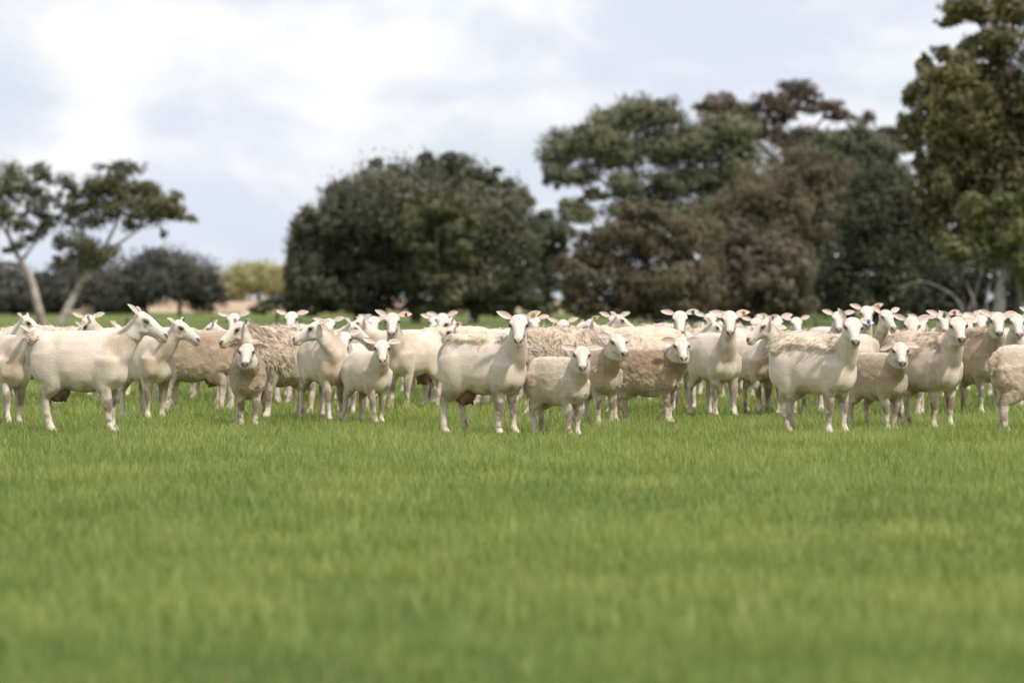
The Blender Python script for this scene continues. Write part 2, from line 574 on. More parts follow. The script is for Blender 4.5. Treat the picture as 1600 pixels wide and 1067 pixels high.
def fleece_region(kind, co, seed):
    """how strongly a point of the trunk carries loose fleece"""
    x, y, z = co[:, 0], co[:, 1], co[:, 2]
    n = vnoise(co, 7.0, seed + 5, 2) - 0.5
    if kind == 'cape':          # a mat over the back from withers to rump, hanging down the flanks
        return sstep(z + n * 0.16, 0.60, 0.66) * sstep(x, -0.42, -0.30) * sstep(-x, -0.30, -0.16)
    if kind == 'shoulder':      # shaggy mane on neck base and shoulders
        return sstep(x + n * 0.2, -0.02, 0.08) * sstep(z + n * 0.15, 0.42, 0.52) * sstep(-x, -0.44, -0.34)
    if kind == 'saddle':        # tufts along the top line only
        return sstep(z + n * 0.09, 0.675, 0.71) * sstep(-x, -0.28, -0.15)
    if kind == 'rump':
        return sstep(-x + n * 0.1, 0.27, 0.33) * sstep(z, 0.60, 0.66) * sstep(-np.abs(y), -0.10, -0.06)
    if kind == 'full':
        return sstep(z + n * 0.2, 0.40, 0.50) * sstep(-x, -0.40, -0.30)
    return np.zeros(len(co))

def build_sheep(name, S):
    S = {**DEFAULT, **S}
    if S['head'] is None:
        S['head'] = S['heading']
    rng = np.random.default_rng(1000 + S['seed'])
    V, F = [], []
    wf = S['wool']
    g = 1.0 + 0.07 * wf
    sl, nk = S['slim'], S['neck']
    if wf < 0.3 and sl == 1.0:
        sl = rng.uniform(0.86, 0.97)
    rings = []
    for x, zc, hz, wy in interp_sections(TRUNK, 26):
        x = x * 0.885
        lift = 0.028 * math.sin(math.pi * min(1.0, max(0.0, (x + .36) / .68)))     # lean, tucked-up belly
        zc, hz, wy = zc + lift * 0.5, hz - lift * 0.5, wy * 0.95
        hz, wy = hz * (1 + 0.09 * wf) * (0.5 + 0.5 * sl), wy * g * sl
        c, s = np.cos(ANG), np.sin(ANG)
        wide = 1.0 - 0.10 * s                       # barrel is widest below the middle
        e = 0.97
        yy = np.sign(c) * np.abs(c) ** e * wy * wide
        zz = np.sign(s) * np.abs(s) ** e * hz
        rings.append(np.column_stack([np.full(RINGS, x), yy, zc + (1 - sl) * 0.05 + zz]))
    ring_mesh(rings, V, F)
    M = head_matrix(S)
    hs = S['head_size']
    # neck: from inside the chest to the back of the skull
    end = M[:3, :3] @ np.array([0.050, 0, -0.012]) + M[:3, 3]
    b0 = np.array([0.14, 0, 0.52]); b1 = np.array([0.240, 0, 0.575])
    mid = (b1 * 0.42 + end * 0.58) + np.array([0.012, 0, -0.004]) * (1 if S['reach'] > 0 else 0)
    side = np.cross([0, 0, 1.0], end - b0); side = np.array([side[0], side[1], 0]); side /= np.linalg.norm(side) + 1e-9
    side = side * 0.6 + np.array([0, 1, 0]) * 0.4
    tube([b0, b1, mid, end], [(.095 * g, .160 * g), (.088 * g, .140 * g), (.058 * nk * (1 + .3 * wf) * hs ** .5, .084 * nk * (1 + .24 * wf)), (.046 * hs, .056 * hs)],
         V, F, side=side, sub=6)
    blob((0.258, 0, 0.440), (.080, .070, .12), V, F)        # brisket
    blob((0.205, 0, 0.365), (.085, .046, .060), V, F)
    for sy in (1, -1):
        blob((0.208, sy * 0.080, 0.47), (.080, .050, .135), V, F)     # shoulder
        blob((-0.222, sy * 0.072, 0.52), (.118, .064, .16), V, F)     # thigh
    legs = [(path, [tuple(np.array(r if not np.isscalar(r) else (r, r)) * (0.98 + 0.12 * wf)) for r in rad]) for path, rad in leg_paths(S)]
    for path, rad in legs:
        tube(path[:4], [tuple(np.array(r) * 1.06) for r in rad[:4]], V, F)
    rough = remesh(V, F, 0.015, 6, 0)          # torso, neck and upper legs melt into one smooth form first
    V = get_co(rough).tolist()
    F = [tuple(p.vertices) for p in rough.polygons]
    bpy.data.meshes.remove(rough)
    for path, rad in legs:
        tube(path[2:], [tuple(np.array(r) * 0.97) for r in rad[2:3]] + rad[3:], V, F)
    tube([b1 * 0.3 + mid * 0.7, mid, end], [(.053 * nk * (1 + .3 * wf) * hs ** .5, .076 * nk * (1 + .24 * wf)), (.055 * nk * (1 + .3 * wf) * hs ** .5, .080 * nk * (1 + .24 * wf)), (.046 * hs, .056 * hs)], V, F, side=side, sub=6)
    tube([(-.332, 0, .66), (-.366, 0, .615), (-.377, 0, .55), (-.371, 0, .48)], [.030, .034, .030, .018], V, F)     # tail
    # head
    hr = []
    for u, wc, hw, hh in interp_sections(HEAD, 22):
        c, s = np.cos(ANG), np.sin(ANG)
        vv = hw * c * (1 + 0.16 * s)
        P = np.column_stack([np.full(RINGS, u) - 0.012 * (s < 0) * s * (u > 0.2), vv, wc + hh * s])
        hr.append(P @ M[:3, :3].T + M[:3, 3])
    ring_mesh(hr, V, F)
    def hblob(c, r):
        v2, f2 = [], []
        blob(c, r, v2, f2, 8)
        v2 = np.array(v2) @ M[:3, :3].T + M[:3, 3]
        off = len(V)
        V.extend(v2.tolist()); F.extend([tuple(i + off for i in q) for q in f2])
    for sy in (1, -1):
        hblob((0.076, sy * 0.047, 0.022), (.027, .017, .019))       # bony ring round the eye
        hblob((0.080, sy * 0.034, -0.040), (.042, .016, .026))      # cheek
        hblob((0.217, sy * 0.018, -0.003), (.019, .014, .014))      # nostril wing
    hblob((0.208, 0, -0.047), (.027, .022, .014))                   # chin
    me = remesh(V, F, 0.0105, 3, int(S['detail'] * (2.2 if wf > 0.3 else 1.7 if S['fleece'] else 1.0)))
    co, no = get_co(me), get_no(me)
    # masks on the body
    Mi = np.linalg.inv(M)
    hcq = co @ Mi[:3, :3].T + Mi[:3, 3]
    hm = sstep(hcq[:, 0], -0.005, 0.035) * (np.abs(hcq[:, 1]) < 0.10) * (np.abs(hcq[:, 2] + 0.01) < 0.105) * (hcq[:, 0] < 0.27)
    hm = hm * (co[:, 2] > 0.45)
    x, y, z = co[:, 0], co[:, 1], co[:, 2]
    legm = sstep(-z, -0.34, -0.26)
    trunkm = (1 - hm) * sstep(z, 0.27, 0.33)
    if wf > 0.05:                                                    # curly wool relief
        w1 = vnoise(co, 45, S['seed'], 2) - 0.5
        w2 = vnoise(co, 16, S['seed'] + 9, 2) - 0.5
        co = co + no * (trunkm * wf * (0.020 * w1 + 0.020 * w2))[:, None]
    else:
        w2 = vnoise(co, 9, S['seed'] + 9, 2) - 0.5
        w1 = vnoise(co, 4.5, S['seed'] + 8, 2) - 0.5
        co = co + no * (trunkm * (0.010 * w2 + 0.022 * w1))[:, None]
    mat_reg = np.zeros(len(co))
    for kind, count, ln, wd in (S['fleece'] or ()):
        mat_reg = np.maximum(mat_reg, fleece_region(kind, co, S['seed']) * (hm < 0.05) * min(1.0, ln / 0.06))
    if mat_reg.any():
        co = co + no * (sstep(mat_reg, 0.2, 0.6) * (0.008 + 0.022 * vnoise(co * np.array([1.0, 1.6, 0.7]), 12, S['seed'] + 21, 2) + 0.030 * np.abs(vnoise(co * np.array([1.25, 1.25, 0.55]), 34, S['seed'] + 22, 2) - 0.5) + 0.014 * vnoise(co, 70, S['seed'] + 23, 1)))[:, None]
    # colours
    n1 = vnoise(co, 5.0, S['seed'] + 31, 3); n2 = vnoise(co, 14.0, S['seed'] + 57, 3); n3 = vnoise(co, 38.0, S['seed'] + 77, 2)
    t = S['tan']
    base = WHITE * (1 - 0.25 * t) + CREAM * 0.25 * t
    col = np.tile(base, (len(co), 1))
    def lay(m, c, k=1.0):
        nonlocal col
        m = np.clip(m * k, 0, 1)[:, None]
        col = col * (1 - m) + np.asarray(c) * m
    chest = sstep(x, 0.12, 0.30) * sstep(z, 0.36, 0.46) * (1 - hm)
    if wf > 0.3:
        topm = sstep(z + (n2 - .5) * 0.08, 0.66, 0.76) * (1 - chest)  # paler back: bleached wool, plus bright top light put into the colour
        lay(trunkm * (1 - topm * 0.85) * (0.55 + 0.6 * n2), (CREAM * 0.3 + TAN * 0.68) * (1 - np.clip((t - .6) / .8, 0, 1)) + TAN * 0.80 * np.clip((t - .6) / .8, 0, 1), t)
        lay(trunkm * sstep(n1 + (n3 - .5) * .3, 0.50, 0.64), TAN, 0.55 * t)
        lay(trunkm * sstep(n2 + (n3 - .5) * .5, 0.62, 0.74), MUD, 0.35 * t)
        lay(trunkm * sstep(-n3, -0.42, -0.25), TAN * 0.6, 0.4 * t)
    else:
        lay(trunkm * sstep(n1, 0.40, 0.68), CREAM * 0.5 + TAN * 0.5, 1.1 * t)
        lay(trunkm * sstep(-x, 0.20, 0.32) * sstep(n2, 0.35, 0.6), CREAM * 0.5 + TAN * 0.5, 0.8 * t)
        lay(chest * sstep(n2, 0.34, 0.62), TAN, 0.8 * t)
        lay((1 - hm) * sstep(n2 + (n3 - .5) * 0.5, 0.66, 0.74), TAN * 0.7, 0.35 * t)
    lay(trunkm * sstep(-z + (n2 - .5) * 0.2, -0.56, -0.36), CREAM * 0.9 + TAN * 0.1, 0.55)
    pinkm = trunkm * sstep(z, 0.40, 0.5) * (1 - sstep(n1, 0.35, 0.6))
    lay(pinkm, PINK * 0.62 + WHITE * 0.40, 0.38 if wf < 0.3 else 0.0)
    if mat_reg.any():
        warm = float(np.clip((t - 0.65) / 0.4, 0, 1)) * 0.5
        lay(sstep(mat_reg, 0.15, 0.5), (CREAM * 0.75 + WHITE * 0.3) * (1 - warm) + TAN * 1.05 * warm, 0.9)
        lay(sstep(mat_reg, 0.15, 0.5) * sstep(n2 + (n3 - .5) * .5, 0.42, 0.66), CREAM * 0.75 + TAN * 0.25, 0.8)
    # belly and legs are soiled by grass and mud
    lay(sstep(-z, -0.40, -0.29) * (z > 0.24) * sstep(n2, 0.32, 0.6), STAIN, S['belly'] * 1.15)
    lay(sstep(-z, -0.36, -0.20) * sstep(n3 + (n2 - .5), 0.25, 0.65), CREAM * 0.4 + TAN * 0.5, 0.8)
    for k, (path, rad) in enumerate(leg_paths(S)):
        j = np.array(path[3])
        if k < 2:
            j = j + np.array([0.022, 0, -0.012])
            dd = np.linalg.norm((co - j) / np.array([.046, .042, .056]), axis=1)
        else:
            j = j + np.array([-0.025, 0, -0.01])
            dd = np.linalg.norm((co - j) / np.array([.036, .036, .05]), axis=1)
        lay(sstep(-dd + (n3 - .5) * 0.9, -1.15, -0.80), MUD * 1.15, S['knees'] * (1.0 if k < 2 else 0.45))
    lay(sstep(-z, -0.22, -0.10) * sstep(n3 + (n2 - .5) * .6, 0.58, 0.70), MUD, 0.75)
    lay((z > .25) * sstep(-z, -0.44, -0.30) * sstep(n3 + (n2 - .5) * .9, 0.60, 0.70), MUD * 1.2, 0.6 * S['belly'])
    lay(sstep(-z, -0.045, -0.03), MUD * 0.7, 0.9)
    # face
    hw_ = hm * sstep(hcq[:, 0], 0.01, 0.06)
    lay(hw_, WHITE * 0.97, 0.75)
    lay(hw_ * sstep(n2, 0.42, 0.62) * sstep(-hcq[:, 0], -0.11, -0.05), TAN * 0.5 + CREAM * 0.5, 0.28 + 0.3 * t)
    lay(hw_ * sstep(hcq[:, 0], 0.17, 0.215), PINK * 0.5 + WHITE * 0.45, 0.35)
    faces = [tuple(p.vertices) for p in me.polygons]
    bpy.data.meshes.remove(me)
    # ears
    ear_meta = []
    Vall, Call, Hall, HMall = [co], [col], [hcq], [hm]
    off = len(co)
    for side_, (el, sw) in zip((1, -1), S['ears']):
        ev, ef, inner, tp, d, f, wv = ear_shell(M, side_, el + S['ear_up'], sw, S['ear_len'] * 1.08, 0.045, 0.5)
        ear_meta.append((tp, d, f, wv))
        en = vnoise(ev, 30, S['seed'] + 3, 2)
        ec = WHITE * 0.98 * (1 - inner[:, None]) + (PINK * 0.55 + WHITE * 0.42) * inner[:, None]
        dk = np.clip(S['ear_dark'] * (0.6 + 0.8 * en) * (0.75 + 0.4 * inner), 0, 1)[:, None]
        ec = ec * (1 - dk) + DARKSKIN * dk
        Vall.append(ev); Call.append(ec)
        Hall.append(np.full((len(ev), 3), -1.0)); HMall.append(np.zeros(len(ev)))
        faces += [tuple(i + off for i in q) for q in ef]
        off += len(ev)
    co2 = np.vstack(Vall)
    bm = mesh_from('sheep_body', co2, faces, MAT['wool' if wf > 0.3 else 'coat'], np.vstack(Call))
    a = bm.attributes.new('headco', 'FLOAT_VECTOR', 'POINT')
    a.data.foreach_set('vector', np.vstack(Hall).astype(np.float32).ravel())
    a = bm.attributes.new('headmask', 'FLOAT', 'POINT')
    a.data.foreach_set('value', np.concatenate(HMall).astype(np.float32))
    a = bm.attributes.new('nosecol', 'FLOAT_COLOR', 'POINT')
    nc = np.ones((len(co2), 4), dtype=np.float32); nc[:, :3] = S['nose']
    a.data.foreach_set('color', nc.ravel())
    parts = [('body', bm, None)]
    for sy in (1, -1):
        lm = M @ np.array([0.0880, sy * 0.0530, 0.0180, 1])
        rot = Matrix(((M[:3, 0] / hs).tolist(), (M[:3, 1] / hs).tolist(), (M[:3, 2] / hs).tolist())).transposed().to_4x4()
        parts.append(('eye', eye_mesh(), Matrix.Translation(Vector(lm[:3])) @ rot @ Matrix.Diagonal((1.15 * hs, 0.8 * hs, 0.75 * S['squint'] * hs, 1))))
    for side_i, colr in S['tags']:
        tp, d, f, wv = ear_meta[side_i]
        V2, F2 = [], []
        for s_ in (0, 1):                       # a button and a hanging plate
            hw_, hl, th = ((0.007, 0.007, 0.004), (0.010, 0.015, 0.0022))[s_]
            c0 = tp + (f * 0.002 if s_ == 0 else f * 0.006 - wv * 0.0 + np.array([0, 0, -0.018]))
            o_ = len(V2)
            for sx in (-1, 1):
                for sy in (-1, 1):
                    for sz in (-1, 1):
                        V2.append(c0 + d * sx * hw_ + wv * sy * hl + f * sz * th)
            F2 += [tuple(i + o_ for i in q) for q in ((0, 1, 3, 2), (4, 6, 7, 5), (0, 4, 5, 1), (2, 3, 7, 6), (0, 2, 6, 4), (1, 5, 7, 3))]
        V2 = np.array(V2) @ M[:3, :3].T + M[:3, 3]
        parts.append(('ear_tag', mesh_from('ear_tag', V2, F2, MAT['tag_' + colr], smooth=False), None))
    if S['udder']:
        V2, F2 = [], []
        us = S['udder']
        blob((-0.168, 0, 0.305), (.085 * us, .08 * us, .082 * us), V2, F2)
        for sy in (1, -1):
            tube([(-0.155, sy * .045, .27), (-0.143, sy * .058, .24), (-0.140, sy * .062, .225)], [.024, .014, .009], V2, F2)
        ud = remesh(V2, F2, 0.012, 3, 1500)
        ud.materials.clear(); ud.materials.append(MAT['udder'])
        ud.polygons.foreach_set('use_smooth', np.ones(len(ud.polygons), dtype=bool))
        parts.append(('udder', ud, None))
    # wool: loose mats of long locks, or a short dense pile
    nb = len(hcq)
    no2 = no
    specs = []
    if S['fleece']:
        for kind, count, ln, wd in S['fleece']:
            specs.append((fleece_region(kind, co, S['seed']), count, ln, wd, 'fleece'))
    Vs, Fs, Cs, o_ = [], [], [], 0
    for reg, count, ln, wd, what in specs:
        w = np.clip(reg, 0, 1) * (hm < 0.05)
        if w.sum() < 1:
            continue
        edge = w * (1.05 - 0.75 * sstep(w, 0.6, 0.98))
        pick = rng.choice(nb, size=count, p=edge / edge.sum())
        P = co[pick] + rng.normal(0, 0.006, (count, 3))
        N = no2[pick]
        sw = np.column_stack([vnoise(P, 6, S['seed'] + 61, 2) - 0.62, vnoise(P, 6, S['seed'] + 62, 2) - 0.5, np.zeros(count)]) * 3.0
        g_ = np.array([0, 0, -0.8]) + sw + rng.normal(0, 0.28, (count, 3))
        D = g_ - N * (g_ * N).sum(1)[:, None]
        D /= np.linalg.norm(D, axis=1)[:, None] + 1e-9
        D = D + N * (rng.uniform(-0.08, 0.16, count) + (rng.random(count) < 0.10) * 0.5)[:, None]
        D /= np.linalg.norm(D, axis=1)[:, None]
        P = P + N * rng.uniform(-0.004, 0.006, count)[:, None]
        if what == 'fleece':
            wm = float(np.clip((S['tan'] - 0.65) / 0.4, 0, 1)) * 0.5
            rc, tc_ = CREAM * 1.05 * (1 - wm) + TAN * wm, WHITE * 1.12 * (1 - wm) + TAN * 1.25 * wm
            lv, lf, lc = lock_mesh(P, N, D, ln, wd, rng, rc, tc_, 4)
            cl = vnoise(lv, 10, S['seed'] + 2, 2)[:, None]
            m_ = np.clip((cl - 0.45) * 2.0, 0, 0.5)
            lc = lc * (1 - m_) + (CREAM * 0.85 + TAN * 0.15) * m_
        else:
            lv, lf, lc = lock_mesh(P, N, D, ln, wd, rng, CREAM, WHITE, 2)
            per = np.repeat(col[pick], 7, axis=0)
            lc = per * rng.uniform(0.85, 1.15, count).repeat(7)[:, None]
        Vs.append(lv); Fs.append(lf + o_); Cs.append(lc); o_ += len(lv)
    if Vs:
        parts.append(('fleece', mesh_from('fleece', np.vstack(Vs), np.vstack(Fs), MAT['fleece'], np.clip(np.vstack(Cs), 0.02, 0.85)), None))
    return parts

def place_sheep(parts, px, py, heading, scale, label, group=None, depth=None):
    Z = depth if depth else ground_depth(py)
    root = empty('sheep', ((px - 800) / FPX * Z, Z, 0.0), math.radians(heading), scale)
    tag(root, label, 'sheep', group)
    for nm, me, mat in parts:
        o = bpy.data.objects.new(nm, me)
        if mat is not None:
            o.matrix_local = mat
        link(o, root)
        if nm == 'fleece':
            o['kind'] = 'stuff'
    return root

# px, py: where the middle of the sheep stands (photo pixel of the ground below it); heading -90 faces the camera, 0 faces right
SHEEP = [
 # ---- front row
 dict(px=127, py=680, heading=-15, head=-8, pitch=-30, poll=.83, udder=1.0, squint=.4, tan=.45, seed=1, detail=15000, stride=(.02, .05, .0, .07),
      fleece=[('rump', 76, 0.044, .0030)], ears=((6, 45), (16, 50)),
      label='white shorn ewe with raised head in profile, eyes half shut and dark udder showing'),
 dict(px=10, py=664, nose=(.1, .06, .05), heading=-66, head=-24, pitch=-36, poll=.755, tan=0.80, seed=2, stride=(-.05, .08, 0, 0), label='sheep with black nose standing behind the rump of the profile ewe'),
 dict(px=228, py=658, heading=-58, head=-20, pitch=-36, poll=.81, tan=0.90, belly=1, seed=3, tags=((0, 'green'),), label='sheep with muddy chest peering past the profile ewe, green tag in its ear'),
 dict(px=303, py=646, heading=176, head=180, pitch=-50, poll=.66, wool=.55, tan=1.10, udder=.9, seed=4, belly=1, label='woolly sheep with brown and white patches and its head hidden by another'),
 dict(px=387, py=668, heading=-84, head=-92, pitch=-40, poll=.775, scale=.82, wool=1.0, tan=1.4, ear_dark=.95, ears=((-14, 10), (-10, 10)), seed=5, detail=12000, nose=(.16, .10, .09),
      stride=(.02, -.04, 0, 0), label='tan woolly lamb with dark drooping ears, white face and grey nose'),
 dict(px=441, py=656, heading=-137, head=-150, pitch=-40, poll=.80, wool=.6, tan=0.95, seed=6, fleece=[('shoulder', 1200, .075, .0035)], tags=((0, 'green'),),
      label='ragged sheep with long shaggy fleece on its shoulders behind the dark-eared lamb'),
 dict(px=508, py=660, heading=-66, head=179, pitch=-24, poll=.80, reach=.13, tan=0.70, seed=7, detail=15000, stride=(.0, .09, 0, -.06), fleece=[('saddle', 192, 0.044, .0030)], ears=((-8, 55), (-4, 40)), belly=.9,
      label='cream ewe walking to the camera with its head turned sharply to one side'),
 dict(px=574, py=663, heading=-60, head=-86, pitch=-42, poll=.80, scale=.82, slim=.9, tan=.6, seed=8, stride=(-.02, .10, 0, -.05), ears=((-4, 12), (10, 15)), nose=(.62, .36, .30),
      label='young lamb with pink nose stepping forward, one ear stuck straight out'),
 dict(px=550, py=648, heading=-104, head=-88, pitch=-38, poll=.81, scale=.86, slim=.9, tan=.3, seed=9, ears=((10, 15), (-4, 15)), label='small white lamb face peeping out behind the ewe with turned head'),
 dict(px=757, py=683, heading=-33, head=-91, pitch=-44, poll=.835, udder=.95, tan=.4, seed=10, detail=16000, stride=(.03, -.02, .05, -.03), fleece=[('saddle', 432, 0.039, .0030)],
      ears=((20, 12), (20, 12)), tags=((0, 'yellow'),), nose=(.62, .38, .32), belly=.9, label='white shorn ewe staring at the camera with a yellow ear tag and pink nose'),
 dict(px=872, py=684, heading=-47, head=-88, pitch=-40, poll=.80, scale=.80, slim=.93, wool=.45, tan=0.50, seed=11, detail=14000, ears=((-4, 15), (2, 15)), nose=(.30, .18, .15), stride=(0, .03, -.03, .04),
      label='fluffy cream lamb standing in front of the ewe with yellow tag'),
 dict(px=930, py=668, heading=-62, head=-70, pitch=-36, poll=.82, scale=.86, slim=.92, wool=.5, tan=1.15, seed=12, ears=((-8, 15), (2, 15)), ear_dark=.25, nose=(.22, .14, .12), label='lamb with pinkish ears looking past the fluffy cream lamb'),
 dict(px=1014, py=664, heading=-24, head=-84, pitch=-40, poll=.80, scale=.84, wool=1.0, tan=1.50, seed=13, detail=14000, ears=((2, 12), (-6, 12)), ear_dark=.35, nose=(.62, .36, .32), stride=(0, .03, 0, -.05),
      label='brown curly-woolled lamb standing side-on with white back line and pink ears'),
 dict(px=1116, py=653, heading=-68, head=-91, pitch=-42, poll=.85, tan=0.75, seed=14, detail=15000, ears=((0, 12), (0, 12)), tags=((0, 'orange'),), stride=(.08, -.03, 0, -.05), nose=(.34, .2, .18), belly=.9,
      label='long-necked white ewe facing forward with an orange tag hanging from its ear'),
 dict(px=1176, py=648, heading=-64, head=-88, pitch=-42, poll=.80, scale=.92, tan=.65, seed=15, ears=((-16, 15), (-6, 15)), fleece=[('rump', 124, 0.055, .0030)], nose=(.22, .13, .12), belly=1, stride=(-.03, .06, 0, 0),
      label='lean grey-nosed sheep with dirty chest beside the orange-tagged ewe'),
 dict(px=1273, py=682, heading=-38, head=-86, pitch=-42, poll=.815, tan=.22, seed=16, detail=16000, ears=((-16, 15), (52, 15)), tags=((0, 'blue'),), fleece=[('cape', 540, 0.055, .0030)], roll=4, nose=(.2, .12, .1),
      stride=(.03, -.02, .02, .09), label='bright white ewe with cream fleece cape, one ear up and a blue tag'),
 dict(px=1372, py=675, heading=-58, head=-88, pitch=-40, poll=.80, scale=.82, slim=.95, wool=.4, tan=1.10, seed=17, detail=14000, ears=((-20, 15), (-32, 10)), nose=(.16, .1, .09), stride=(-.03, .04, 0, -.04),
      label='lamb with tan chest and floppy ears standing between two fleece-caped ewes'),
 dict(px=1445, py=673, heading=-50, head=-84, pitch=-32, poll=.815, tan=1.15, seed=18, detail=15000, ears=((-20, 15), (34, 15)), fleece=[('cape', 540, 0.061, .0030)], nose=(.14, .09, .08), stride=(.02, -.03, .02, .08),
      tags=((1, 'green'),), label='tan ewe with raised dark muzzle and thick fleece cape on its back'),
 dict(px=1524, py=651, heading=-60, head=-92, pitch=-42, poll=.84, wool=.35, tan=1.10, seed=19, ears=((0, 10), (16, 12)), fleece=[('saddle', 432, 0.050, .0030)], nose=(.16, .1, .09), stride=(.06, -.02, 0, 0),
      label='yellowish tan ewe with pale face and fleecy topline near the far trees'),
 dict(px=1617, py=680, heading=14, head=10, pitch=-40, poll=.75, scale=.9, wool=.8, tan=0.75, seed=20, detail=12000, label='grey woolly lamb seen from its rump, walking out of the picture'),
 # ---- middle rows
 dict(px=636, py=633, heading=172, head=186, pitch=-26, poll=.81, tan=.4, seed=21, ears=((5, 50), (5, 50)), tags=((1, 'green'),), label='sheep in profile behind the small white lamb face, green tag in ear'),
 dict(px=646, py=641, heading=-126, head=-92, pitch=-44, poll=.83, udder=1.0, tan=0.60, seed=22, ears=((-2, 12), (22, 12)), tags=((0, 'red'),), fleece=[('rump', 144, 0.066, .0030)], stride=(.0, .06, 0, 0), nose=(.4, .22, .2),
      label='white ewe facing forward with udder showing and loose wool hanging from rump'),
 dict(px=708, py=634, heading=176, head=200, pitch=-58, poll=.66, tan=.6, seed=23, fleece=[('full', 252, 0.055, .0030)], label='sheep with lowered head behind the rump of the yellow-tagged ewe'),
 dict(px=772, py=626, heading=176, head=188, pitch=-28, poll=.80, tan=.4, seed=24, ears=((20, 30), (20, 30)), label='sheep with one long white ear raised behind the yellow-tagged ewe'),
 dict(px=782, py=639, heading=172, head=184, pitch=-40, poll=.75, tan=.4, seed=25, ears=((0, 40), (0, 40)), tags=((0, 'red'),), label='sheep with red ear tag just above the back of the yellow-tagged ewe'),
 dict(px=866, py=652, heading=174, head=176, pitch=-58, poll=.64, wool=.5, tan=.85, seed=26, fleece=[('full', 1700, .085, .0035)], label='brown shaggy-fleeced sheep between the yellow-tagged ewe and the fluffy lamb'),
 dict(px=1000, py=649, heading=178, head=184, pitch=-34, poll=.81, wool=.6, tan=.35, seed=27, ears=((2, 45), (2, 45)), tags=((0, 'red'), (0, 'yellow')), fleece=[('full', 324, 0.033, .0030)],
      label='full-fleeced cream sheep in profile with red and yellow ear tags'),
 dict(px=900, py=620, heading=4, head=-2, pitch=-36, poll=.83, tan=.5, seed=28, ears=((4, 45), (4, 45)), tags=((0, 'green'),), label='sheep turned away from the red and yellow tagged one, nose over its back'),
 dict(px=975, py=630, heading=-150, head=-165, pitch=-36, poll=.77, tan=.3, seed=29, tags=((0, 'blue'),), label='sheep with blue ear tag behind the red and yellow tagged one'),
 dict(px=1066, py=643, heading=-98, head=-90, pitch=-46, poll=.85, tan=.45, seed=30, ears=((6, 12), (4, 12)), tags=((0, 'green'),), nose=(.3, .2, .18), label='sheep with wide ears and green tag looking over the brown curly lamb'),
 dict(px=1212, py=637, heading=-100, head=-84, pitch=-46, poll=.81, tan=.3, seed=31, nose=(.65, .34, .3), ears=((4, 15), (4, 15)), label='pink-nosed white sheep between the dirty-chested sheep and the squinting one'),
 dict(px=1246, py=650, heading=-118, head=-166, pitch=-34, poll=.82, wool=.4, tan=0.95, squint=.4, seed=32, ears=((8, 40), (24, 30)), tags=((0, 'pink'),), label='squinting tan sheep in profile behind the fleece cape, pink ear tag'),
 dict(px=1342, py=628, heading=-82, head=-91, pitch=-44, poll=.89, tan=.4, seed=33, ears=((18, 12), (14, 12)), tags=((0, 'orange'),), label='tall sheep with orange ear tag standing high above the others'),
 dict(px=1386, py=632, heading=-112, head=-68, pitch=-40, poll=.85, tan=1.00, seed=34, ears=((10, 20), (26, 15)), label='tan-faced sheep looking sideways beside the tall orange-tagged one'),
 dict(px=1424, py=652, heading=-98, head=-91, pitch=-50, poll=.81, wool=.4, tan=0.70, seed=35, ears=((4, 12), (16, 12)), nose=(.12, .08, .07), fleece=[('shoulder', 240, 0.044, .0030)], label='shaggy-necked sheep with black nose behind the floppy-eared lamb'),
 dict(px=1466, py=626, heading=-92, head=-86, pitch=-44, poll=.83, tan=.5, seed=36, ears=((12, 12), (12, 12)), tags=((0, 'red'),), label='sheep with red tag looking over the tan ewe with raised muzzle'),
 dict(px=1583, py=640, heading=-96, head=-88, pitch=-44, poll=.82, tan=.5, seed=37, ears=((0, 12), (0, 12)), label='sheep with level ears behind the grey woolly lamb'),
 dict(px=1606, py=630, heading=-80, head=-100, pitch=-44, poll=.86, tan=1.10, seed=38, fleece=[('full', 180, 0.044, .0030)], label='tan shaggy sheep farther back behind the level-eared one'),
 dict(px=212, py=633, heading=172, head=174, pitch=-46, poll=.80, tan=.9, seed=39, ears=((30, 25), (30, 25)), tags=((0, 'purple'),), label='sheep with tan forehead and purple tag just over the back of the profile ewe'),
 dict(px=48, py=640, heading=168, head=176, pitch=-55, poll=.62, wool=.5, tan=.75, seed=40, fleece=[('full', 504, 0.066, .0030)], label='spiky-fleeced sheep behind the rump of the profile ewe'),
 dict(px=404, py=634, heading=176, head=178, pitch=-34, poll=.77, tan=.3, seed=41, fleece=[('saddle', 240, 0.044, .0030)], label='pale sheep in profile above the dark-eared lamb'),
 dict(px=-22, py=641, heading=-35, head=-10, pitch=-40, poll=.84, tan=.4, seed=42, label='sheep with lifted head behind the black-nosed sheep'),
]
